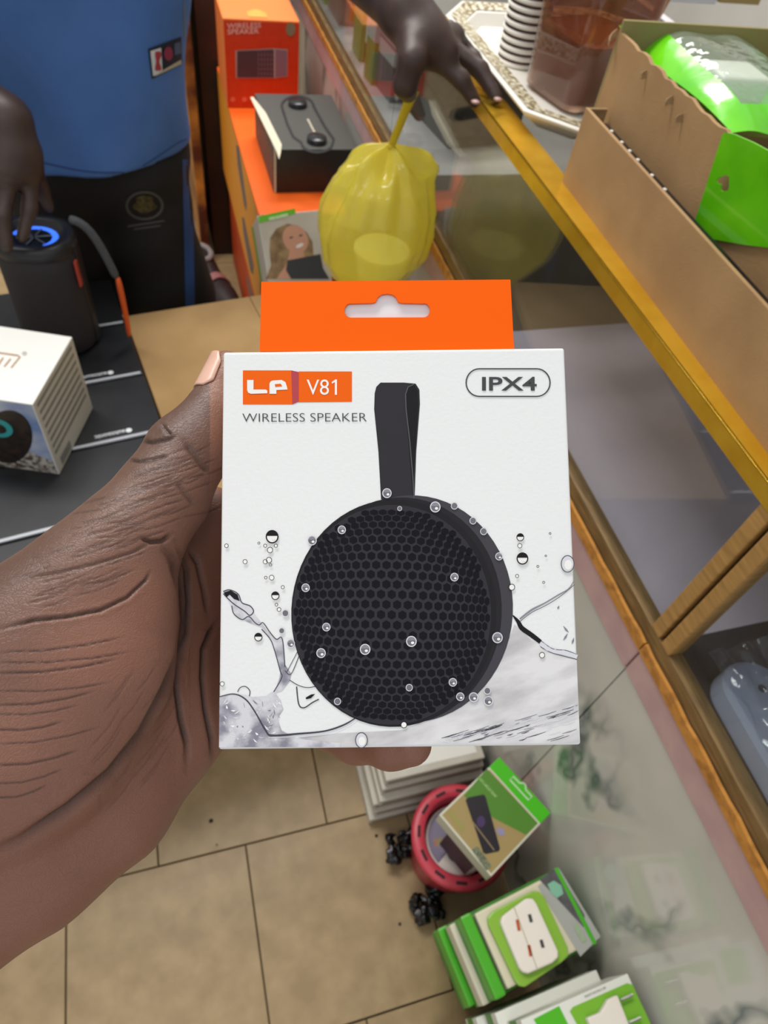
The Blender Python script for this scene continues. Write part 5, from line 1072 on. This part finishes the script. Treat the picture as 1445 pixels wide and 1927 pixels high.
# splash print
m_w1 = mat('splash_grey', '#dcdbe0', 0.55, spec=0.12, col2='#8d8b98', scale=170, detail=8, lo=0.42, hi=0.66); m_w2 = mat('splash_line', '#4a4853', 0.55, spec=0.12); m_w3 = mat('splash_soft', '#e6e4e4', 0.55, spec=0.12, col2='#b5b2b4', scale=60, detail=7, lo=0.4, hi=0.75, stretch=(1, 3, 1)); m_w4 = mat('splash_pale', '#dddde3', 0.55, spec=0.12)
ngon(hbb, 'splash_print', fb, [(413, 1312), (440, 1305), (462, 1308), (475, 1312), (500, 1310), (515, 1300), (528, 1318), (533, 1335), (522, 1352), (530, 1375), (560, 1390), (640, 1398), (640, 1406), (412, 1406)], m_w1, 0.00010)
ngon(hbb, 'splash_print', fb, [(968, 1175), (1000, 1205), (1050, 1230), (1085, 1238), (1091, 1398), (800, 1401), (640, 1404), (560, 1388), (640, 1380), (760, 1374), (880, 1320), (940, 1250)], m_w3, 0.00008)
def streak(a, b, w, m=None): ribbon(hbb, 'splash_streak', fb, [a, ((a[0] + b[0]) / 2, (a[1] + b[1]) / 2 + 0.8), b], [0.6, w, 0.6], m or m_w2, 0.00013)
random.seed(4)
for k in range(110):
    x_ = random.uniform(830, 1075); y_ = 1400 - (x_ - 830) * 0.28 * random.random() ** 0.7 - random.uniform(0, 12); l_ = random.uniform(8, 46); streak((x_, y_), (x_ + l_ if x_ + l_ < 1088 else 1088, y_ - l_ * 0.3), random.uniform(0.6, 2.4), random.choice([m_w2, m_w4, m_w4, m_w4, m_s3, mat('splash_mid', '#8f8c96', 0.55, spec=0.12)]))
for k in range(60):
    x_ = random.uniform(416, 530); y_ = random.uniform(1325, 1400); streak((x_, y_), (x_ + random.uniform(-10, 10), y_ + random.uniform(-12, 2)), random.uniform(0.8, 4.5), random.choice([m_w4, m_w4, MATS['splash_mid'], m_wi]))
def line(pts, w, m=m_w2, o_=0.00018):
    if len(pts) > 2:
        if hasattr(w, '__len__'): w = [q[1] for q in smooth([(i, v) for i, v in enumerate(w)])]
        pts = smooth(pts)
    ribbon(hbb, 'splash_outline', fb, pts, w, m, o_)
# left arm of water
ngon(hbb, 'splash_print', fb, [(420, 1113), (432, 1110), (448, 1118), (455, 1134), (475, 1143), (478, 1155), (490, 1170), (505, 1190), (520, 1203), (531, 1200), (536, 1250), (548, 1268), (545, 1282), (530, 1300), (515, 1305), (526, 1275), (528, 1262), (516, 1220), (507, 1202), (492, 1180), (470, 1172), (455, 1165), (440, 1155), (432, 1135)], m_w1, 0.00012)
line([(420, 1113), (432, 1110), (448, 1118), (455, 1134), (470, 1140), (477, 1150), (470, 1158), (460, 1150), (438, 1135), (420, 1117)], 1.8); line([(436, 1140), (440, 1155), (455, 1166), (468, 1160), (480, 1172), (488, 1176), (495, 1172), (508, 1190), (520, 1203), (531, 1202), (536, 1255)], 1.6); line([(492, 1184), (508, 1202), (516, 1222), (527, 1262), (530, 1275), (515, 1302)], 1.6)
ngon(hbb, 'splash_dark', fb, [(421, 1115), (434, 1111), (447, 1119), (451, 1131), (440, 1127), (432, 1119), (426, 1124)], m_s2, 0.0002)
line([(536, 1262), (548, 1268), (565, 1228)], 1.4); line([(540, 1264), (560, 1226)], 1.2); line([(545, 1280), (562, 1290), (580, 1294), (600, 1290)], 1.4); line([(558, 1292), (562, 1325), (572, 1332), (588, 1322), (600, 1316)], 2.2); ngon(hbb, 'splash_dark', fb, [(575, 1313), (585, 1307), (593, 1306), (585, 1314), (576, 1316)], m_s2, 0.0002)
line([(413, 1311), (440, 1306), (462, 1316), (480, 1340), (500, 1375), (512, 1384), (560, 1381), (610, 1376), (645, 1365), (668, 1352)], [1.5, 2, 2.5, 2.5, 3, 3.5, 3.5, 3, 3, 2]); line([(505, 1388), (560, 1386), (615, 1381), (650, 1368), (672, 1354)], 1.4, m_w4, 0.0002)
line([(447, 1302), (452, 1294), (462, 1292), (470, 1300), (469, 1310)], 1.5)
# right arm of water
line([(965, 1158), (975, 1170), (982, 1182), (1000, 1195), (1017, 1208)], [2, 7, 9, 9, 8], m_s2); line([(1017, 1210), (1035, 1222), (1060, 1228), (1086, 1236)], [9, 10, 9, 8], m_w4); line([(1017, 1205), (1040, 1221), (1065, 1224), (1086, 1232)], 1.2); line([(1017, 1217), (1040, 1229), (1086, 1241)], 1.2)
line([(978, 1165), (1000, 1148), (1025, 1135), (1050, 1120), (1070, 1108), (1082, 1090)], [3, 3.5, 2.5, 2.5, 2, 1.5], MATS['splash_mid']); line([(978, 1170), (1000, 1153), (1026, 1140), (1052, 1124), (1081, 1100)], 1.0)
for a, b in (((1060, 1178), (1070, 1190)), ((1068, 1192), (1060, 1205)), ((1080, 1200), (1076, 1212)), ((1052, 1140), (1049, 1146))): streak(a, b, 4, MATS['splash_mid'])
# drops
def drop(x, y, r, dark=True, solid=False):
    ngon(hbb, 'drop_print', fb, ellpts(x, y, r, r * 1.05, 18), (mat('drop_body', '#76747b', 0.55, spec=0.12) if solid else m_wi), 0.00044)
    ribbon(hbb, 'drop_rim', fb, ellpts(x, y, r, r * 1.05, 18), max(1.0, r * 0.22), m_s2 if dark else m_w4, 0.00047, closed=True)
    if r > 6:
        ngon(hbb, 'drop_shade', fb, ellpts(x, y, r * 0.9, r * 0.95, 12, 0.0, math.pi * 1.05, math.pi * 1.95), m_s2 if dark else MATS['splash_mid'], 0.0005)
        ngon(hbb, 'drop_glint', fb, ellpts(x + r * 0.25, y + r * 0.3, r * 0.35, r * 0.3, 10), m_wi, 0.00053)
for x, y, r in ((512, 1010, 11), (426, 1027, 3.5), (461, 1057, 4), (487, 1022, 2), (499, 1027, 3), (508, 1035, 5), (519, 1027, 3), (506, 1054, 5), (499, 1057, 4), (509, 1063, 2), (511, 1087, 4.5), (500, 1087, 2.5), (532, 1105, 3), (518, 1121, 7), (520, 1138, 2.5), (525, 1147, 3.5), (486, 1199, 7), (418, 1287, 4), (979, 1011, 6.5), (978, 1027, 4), (983, 1051, 10), (973, 1084, 3), (1035, 1004, 1.8), (1027, 1046, 1.5), (1012, 1066, 2), (1023, 1096, 2), (963, 1105, 5.5), (760, 1364, 5.5), (1020, 1233, 5)): drop(x, y, r)
for x, y, r in ((537, 1154, 6), (547, 1211, 7), (643, 997, 7), (587, 1017, 8), (728, 928, 8), (819, 954, 9), (855, 952, 6), (890, 980, 6), (910, 1000, 6), (939, 1047, 6.5), (936, 1200, 9), (774, 1207, 9), (687, 1222, 9), (604, 1229, 8), (614, 1180, 7), (575, 1106, 7), (855, 1086, 7), (852, 1284, 7), (866, 1311, 7), (891, 1312, 8), (917, 1300, 6), (919, 1319, 8), (770, 1294, 6), (635, 1320, 6), (530, 1187, 5), (752, 957, 4)): drop(x, y, r, False, True)
def bigdrop(x, y, r):
    ngon(hbb, 'drop_print', fb, ellpts(x, y, r, r * 1.3, 22), m_w4, 0.00044); ribbon(hbb, 'drop_rim', fb, ellpts(x, y, r, r * 1.3, 22), 1.6, m_s3, 0.00047, closed=True); ngon(hbb, 'drop_glint', fb, ellpts(x + 1, y + 2, r * 0.6, r * 0.8, 14), m_wi, 0.0005)
bigdrop(1068, 1061, 12); bigdrop(680, 1393, 11)
for (nm, mn), mb in ACC.items(): mb.build(nm, bpy.data.materials[mn], hbb, kind='stuff')

# ================================================================ THE HOLDING HAND
hd = SDF(np.min([dep(-330, 700, .2), dep(860, 650, .3), dep(-330, 1900, .2), dep(860, 1500, .31), dep(200, 700, .15)], 0) - 0.045, np.max([dep(-330, 700, .2), dep(860, 650, .3), dep(-330, 1900, .2), dep(860, 1500, .31)], 0) + 0.045, 0.00088)
def hch(pts, k): hd.chain([(dep(x, y, d), r) for x, y, d, r in pts], k)
# thumb
hch([(427, 692, .2315, .0057), (419, 735, .2300, .0068), (398, 786, .2265, .0090), (352, 852, .2210, .0120)], .005)
hch([(352, 852, .2210, .0120), (306, 934, .2130, .0132), (240, 1018, .2050, .0150), (160, 1110, .1990, .0172)], .006)
hch([(160, 1110, .1990, .0172), (60, 1230, .1930, .0235), (-60, 1400, .1900, .0270), (-190, 1580, .1950, .0300), (-400, 1800, .2050, .0330)], .010)
# thenar mound
hch([(215, 1160, .2020, .0178), (170, 1260, .1985, .0215), (80, 1380, .1960, .0250), (-40, 1480, .1960, .0270)], .010)
# heel and little finger side of the palm
hch([(318, 1392, .2260, .0145), (205, 1508, .2150, .0180), (50, 1606, .2060, .0215), (-120, 1690, .2010, .0250), (-400, 1860, .2080, .0310)], .010)
# hollow of the palm and finger roots
hch([(300, 1300, .2280, .0170), (200, 1400, .2180, .0200), (60, 1520, .2080, .0250)], .012)
hch([(330, 1170, .2370, .0160), (300, 1300, .2280, .0170)], .010)
hch([(390, 985, .2480, .0128), (330, 1080, .2400, .0150), (260, 1180, .2260, .0180), (170, 1260, .2100, .0180)], .010)
hch([(392, 1120, .2500, .0135), (320, 1190, .2420, .0150), (230, 1300, .2250, .0190)], .009)
hch([(390, 1240, .2470, .0135), (330, 1300, .2380, .0150), (220, 1400, .2230, .0190)], .009)
hch([(378, 1345, .2400, .0130), (318, 1392, .2300, .0145)], .009)
# fingers round the back of the box
hch([(390, 985, .2480, .0128), (455, 985, .2720, .0110), (600, 1000, .2850, .0098), (720, 1010, .2830, .0090), (800, 1015, .2800, .0080)], .004)
hch([(392, 1120, .2500, .0135), (455, 1120, .2740, .0112), (610, 1120, .2880, .0100), (750, 1120, .2860, .0092), (840, 1120, .2820, .0080)], .004)
hch([(390, 1240, .2470, .0135), (455, 1235, .2730, .0108), (600, 1225, .2870, .0096), (730, 1220, .2850, .0088), (815, 1218, .2820, .0078)], .004)
hch([(378, 1345, .2400, .0130), (450, 1338, .2580, .0100), (560, 1345, .2640, .0088), (670, 1390, .2420, .0080), (735, 1401, .2290, .0076), (772, 1401, .2250, .0070)], .004)
gx3 = [g.astype(np.float32) for g in np.meshgrid(*hd.ax, indexing='ij', sparse=True)]
bq = [sum((gx3[i] - np.float32(b00[i])) * np.float32(ax_[i]) for i in range(3)) for ax_ in (bR, bDn, bBack)]
inb = np.minimum(np.minimum(np.minimum(bq[0], BW - bq[0]), np.minimum(bq[1], BH - bq[1])), np.minimum(bq[2], BTH - bq[2]))
hd.F = np.maximum(hd.F, (inb + 0.0003).astype(np.float32)); del bq, inb   # the skin is pressed flat where it meets the box
V, Q = hd.mesh()
def refine(V, Q, mask):                          # halve the cells where the palm faces the lens, so fine creases hold
    A = Q[mask]; E = np.stack([np.stack([A[:, i], A[:, (i + 1) % 4]], 1) for i in range(4)], 1).reshape(-1, 2); E.sort(1)
    U, inv = np.unique(E, axis=0, return_inverse=True); inv = inv.reshape(-1, 4); n = len(V)
    C = V[A].mean(1); V2 = np.concatenate([V, V[U].mean(1), C]); ci = n + len(U) + np.arange(len(A)); m_ = n + inv
    return V2, np.concatenate([Q[~mask]] + [np.stack([A[:, i], m_[:, i], ci, m_[:, i - 1]], 1) for i in range(4)])
fc = V[Q].mean(1); pf_ = proj(fc); nq = np.cross(V[Q[:, 2]] - V[Q[:, 0]], V[Q[:, 3]] - V[Q[:, 1]]); seen = ((nq * (EYE - fc)).sum(1) > 0) & (pf_[:, 0] > -40) & (pf_[:, 0] < 440) & (pf_[:, 1] > 640) & (pf_[:, 1] < 1800)
V, Q = refine(V, Q, seen); NV = normals(V, Q); px_ = proj(V); view = EYE - V; view /= np.linalg.norm(view, axis=1)[:, None]; face = np.clip((NV * view).sum(1) * 3, 0, 1)
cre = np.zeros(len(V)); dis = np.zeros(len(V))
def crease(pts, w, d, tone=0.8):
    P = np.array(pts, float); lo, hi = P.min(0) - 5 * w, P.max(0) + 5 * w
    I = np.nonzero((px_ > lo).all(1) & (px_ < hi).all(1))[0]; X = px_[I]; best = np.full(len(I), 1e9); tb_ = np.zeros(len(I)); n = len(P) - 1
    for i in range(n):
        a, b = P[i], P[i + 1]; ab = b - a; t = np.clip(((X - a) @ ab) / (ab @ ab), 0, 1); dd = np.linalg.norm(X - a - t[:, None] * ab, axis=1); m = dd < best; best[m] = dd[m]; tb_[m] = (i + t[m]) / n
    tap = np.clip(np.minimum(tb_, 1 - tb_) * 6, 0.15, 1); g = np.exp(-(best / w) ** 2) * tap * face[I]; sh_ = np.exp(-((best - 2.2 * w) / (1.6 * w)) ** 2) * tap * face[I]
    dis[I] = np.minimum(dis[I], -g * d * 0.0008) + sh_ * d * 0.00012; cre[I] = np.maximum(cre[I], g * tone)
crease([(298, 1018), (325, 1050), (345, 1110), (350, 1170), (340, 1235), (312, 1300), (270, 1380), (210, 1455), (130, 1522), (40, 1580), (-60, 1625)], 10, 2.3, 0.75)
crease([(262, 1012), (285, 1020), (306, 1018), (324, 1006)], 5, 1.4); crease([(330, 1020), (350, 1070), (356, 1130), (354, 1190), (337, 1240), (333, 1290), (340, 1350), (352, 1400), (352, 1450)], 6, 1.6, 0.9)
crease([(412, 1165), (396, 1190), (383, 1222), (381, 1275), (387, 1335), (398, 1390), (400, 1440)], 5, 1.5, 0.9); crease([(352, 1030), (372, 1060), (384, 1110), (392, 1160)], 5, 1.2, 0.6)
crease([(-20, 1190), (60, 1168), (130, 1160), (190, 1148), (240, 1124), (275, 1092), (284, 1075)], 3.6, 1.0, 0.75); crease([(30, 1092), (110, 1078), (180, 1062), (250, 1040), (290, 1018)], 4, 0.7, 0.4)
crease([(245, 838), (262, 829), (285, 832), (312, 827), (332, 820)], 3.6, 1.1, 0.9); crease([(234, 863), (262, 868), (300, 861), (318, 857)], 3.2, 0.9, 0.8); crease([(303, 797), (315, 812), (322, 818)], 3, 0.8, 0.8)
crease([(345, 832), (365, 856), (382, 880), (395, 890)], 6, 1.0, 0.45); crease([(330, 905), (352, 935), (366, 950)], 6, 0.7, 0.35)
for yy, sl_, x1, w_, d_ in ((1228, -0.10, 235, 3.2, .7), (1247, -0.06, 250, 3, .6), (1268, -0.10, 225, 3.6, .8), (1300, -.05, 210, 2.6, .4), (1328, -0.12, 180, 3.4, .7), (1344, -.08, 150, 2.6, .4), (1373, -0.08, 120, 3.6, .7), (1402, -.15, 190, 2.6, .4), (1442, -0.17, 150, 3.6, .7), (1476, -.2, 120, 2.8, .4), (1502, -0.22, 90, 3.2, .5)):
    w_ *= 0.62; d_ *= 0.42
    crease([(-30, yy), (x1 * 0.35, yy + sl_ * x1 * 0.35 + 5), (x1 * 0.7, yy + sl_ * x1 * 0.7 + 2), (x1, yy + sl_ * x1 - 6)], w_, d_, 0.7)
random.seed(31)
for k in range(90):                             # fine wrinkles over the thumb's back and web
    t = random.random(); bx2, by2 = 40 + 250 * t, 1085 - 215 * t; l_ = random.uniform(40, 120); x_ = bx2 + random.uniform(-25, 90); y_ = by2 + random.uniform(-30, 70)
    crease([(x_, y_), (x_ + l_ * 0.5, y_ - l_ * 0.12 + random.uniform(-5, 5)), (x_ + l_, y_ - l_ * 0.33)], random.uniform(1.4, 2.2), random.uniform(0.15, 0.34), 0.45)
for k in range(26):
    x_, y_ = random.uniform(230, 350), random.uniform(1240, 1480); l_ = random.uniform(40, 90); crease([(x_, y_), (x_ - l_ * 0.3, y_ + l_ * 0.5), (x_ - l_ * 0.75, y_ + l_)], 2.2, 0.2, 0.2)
V = V + NV * dis[:, None]
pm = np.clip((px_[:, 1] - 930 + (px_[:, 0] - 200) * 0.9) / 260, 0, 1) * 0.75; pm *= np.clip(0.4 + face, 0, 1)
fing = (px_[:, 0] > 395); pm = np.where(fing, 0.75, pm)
hand = thing('hand', 'left hand of the photographer holding the white speaker box, thumb up its side', 'hand', dep(-100, 1600, .2))
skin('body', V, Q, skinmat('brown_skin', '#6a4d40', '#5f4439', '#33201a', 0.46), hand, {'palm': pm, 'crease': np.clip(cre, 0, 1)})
# thumb nail
ax0, ax1 = dep(412, 668, .2330), dep(369, 752, .2285); axd = ax1 - ax0; nl = np.linalg.norm(axd); axd /= nl
nrm = dep(330, 690, .2285) - dep(400, 720, .231); nrm -= axd * (nrm @ axd); nrm /= np.linalg.norm(nrm); sd_ = np.cross(axd, nrm)
c0, c1_ = dep(427, 692, .2316), dep(398, 786, .2265)
def nailp(u, v):
    p = c0 + (c1_ - c0) * (v * 0.74 - 0.12); r = 0.0058 + 0.0021 * v + 0.0004; a = (u - 0.5) * 2.5 * (1 - 0.25 * max(0, 0.25 - v) / 0.25) * (1 - 0.3 * max(0, v - 0.8) / 0.2)
    return p + r * (math.cos(a) * nrm + math.sin(a) * sd_)
MB().grid(nailp, 14, 18).build('thumb_nail', mat('nail_pink', '#d9a893', 0.28, col2='#e0b6a2', scale=60), hand, smooth=True, solid=0.0006)
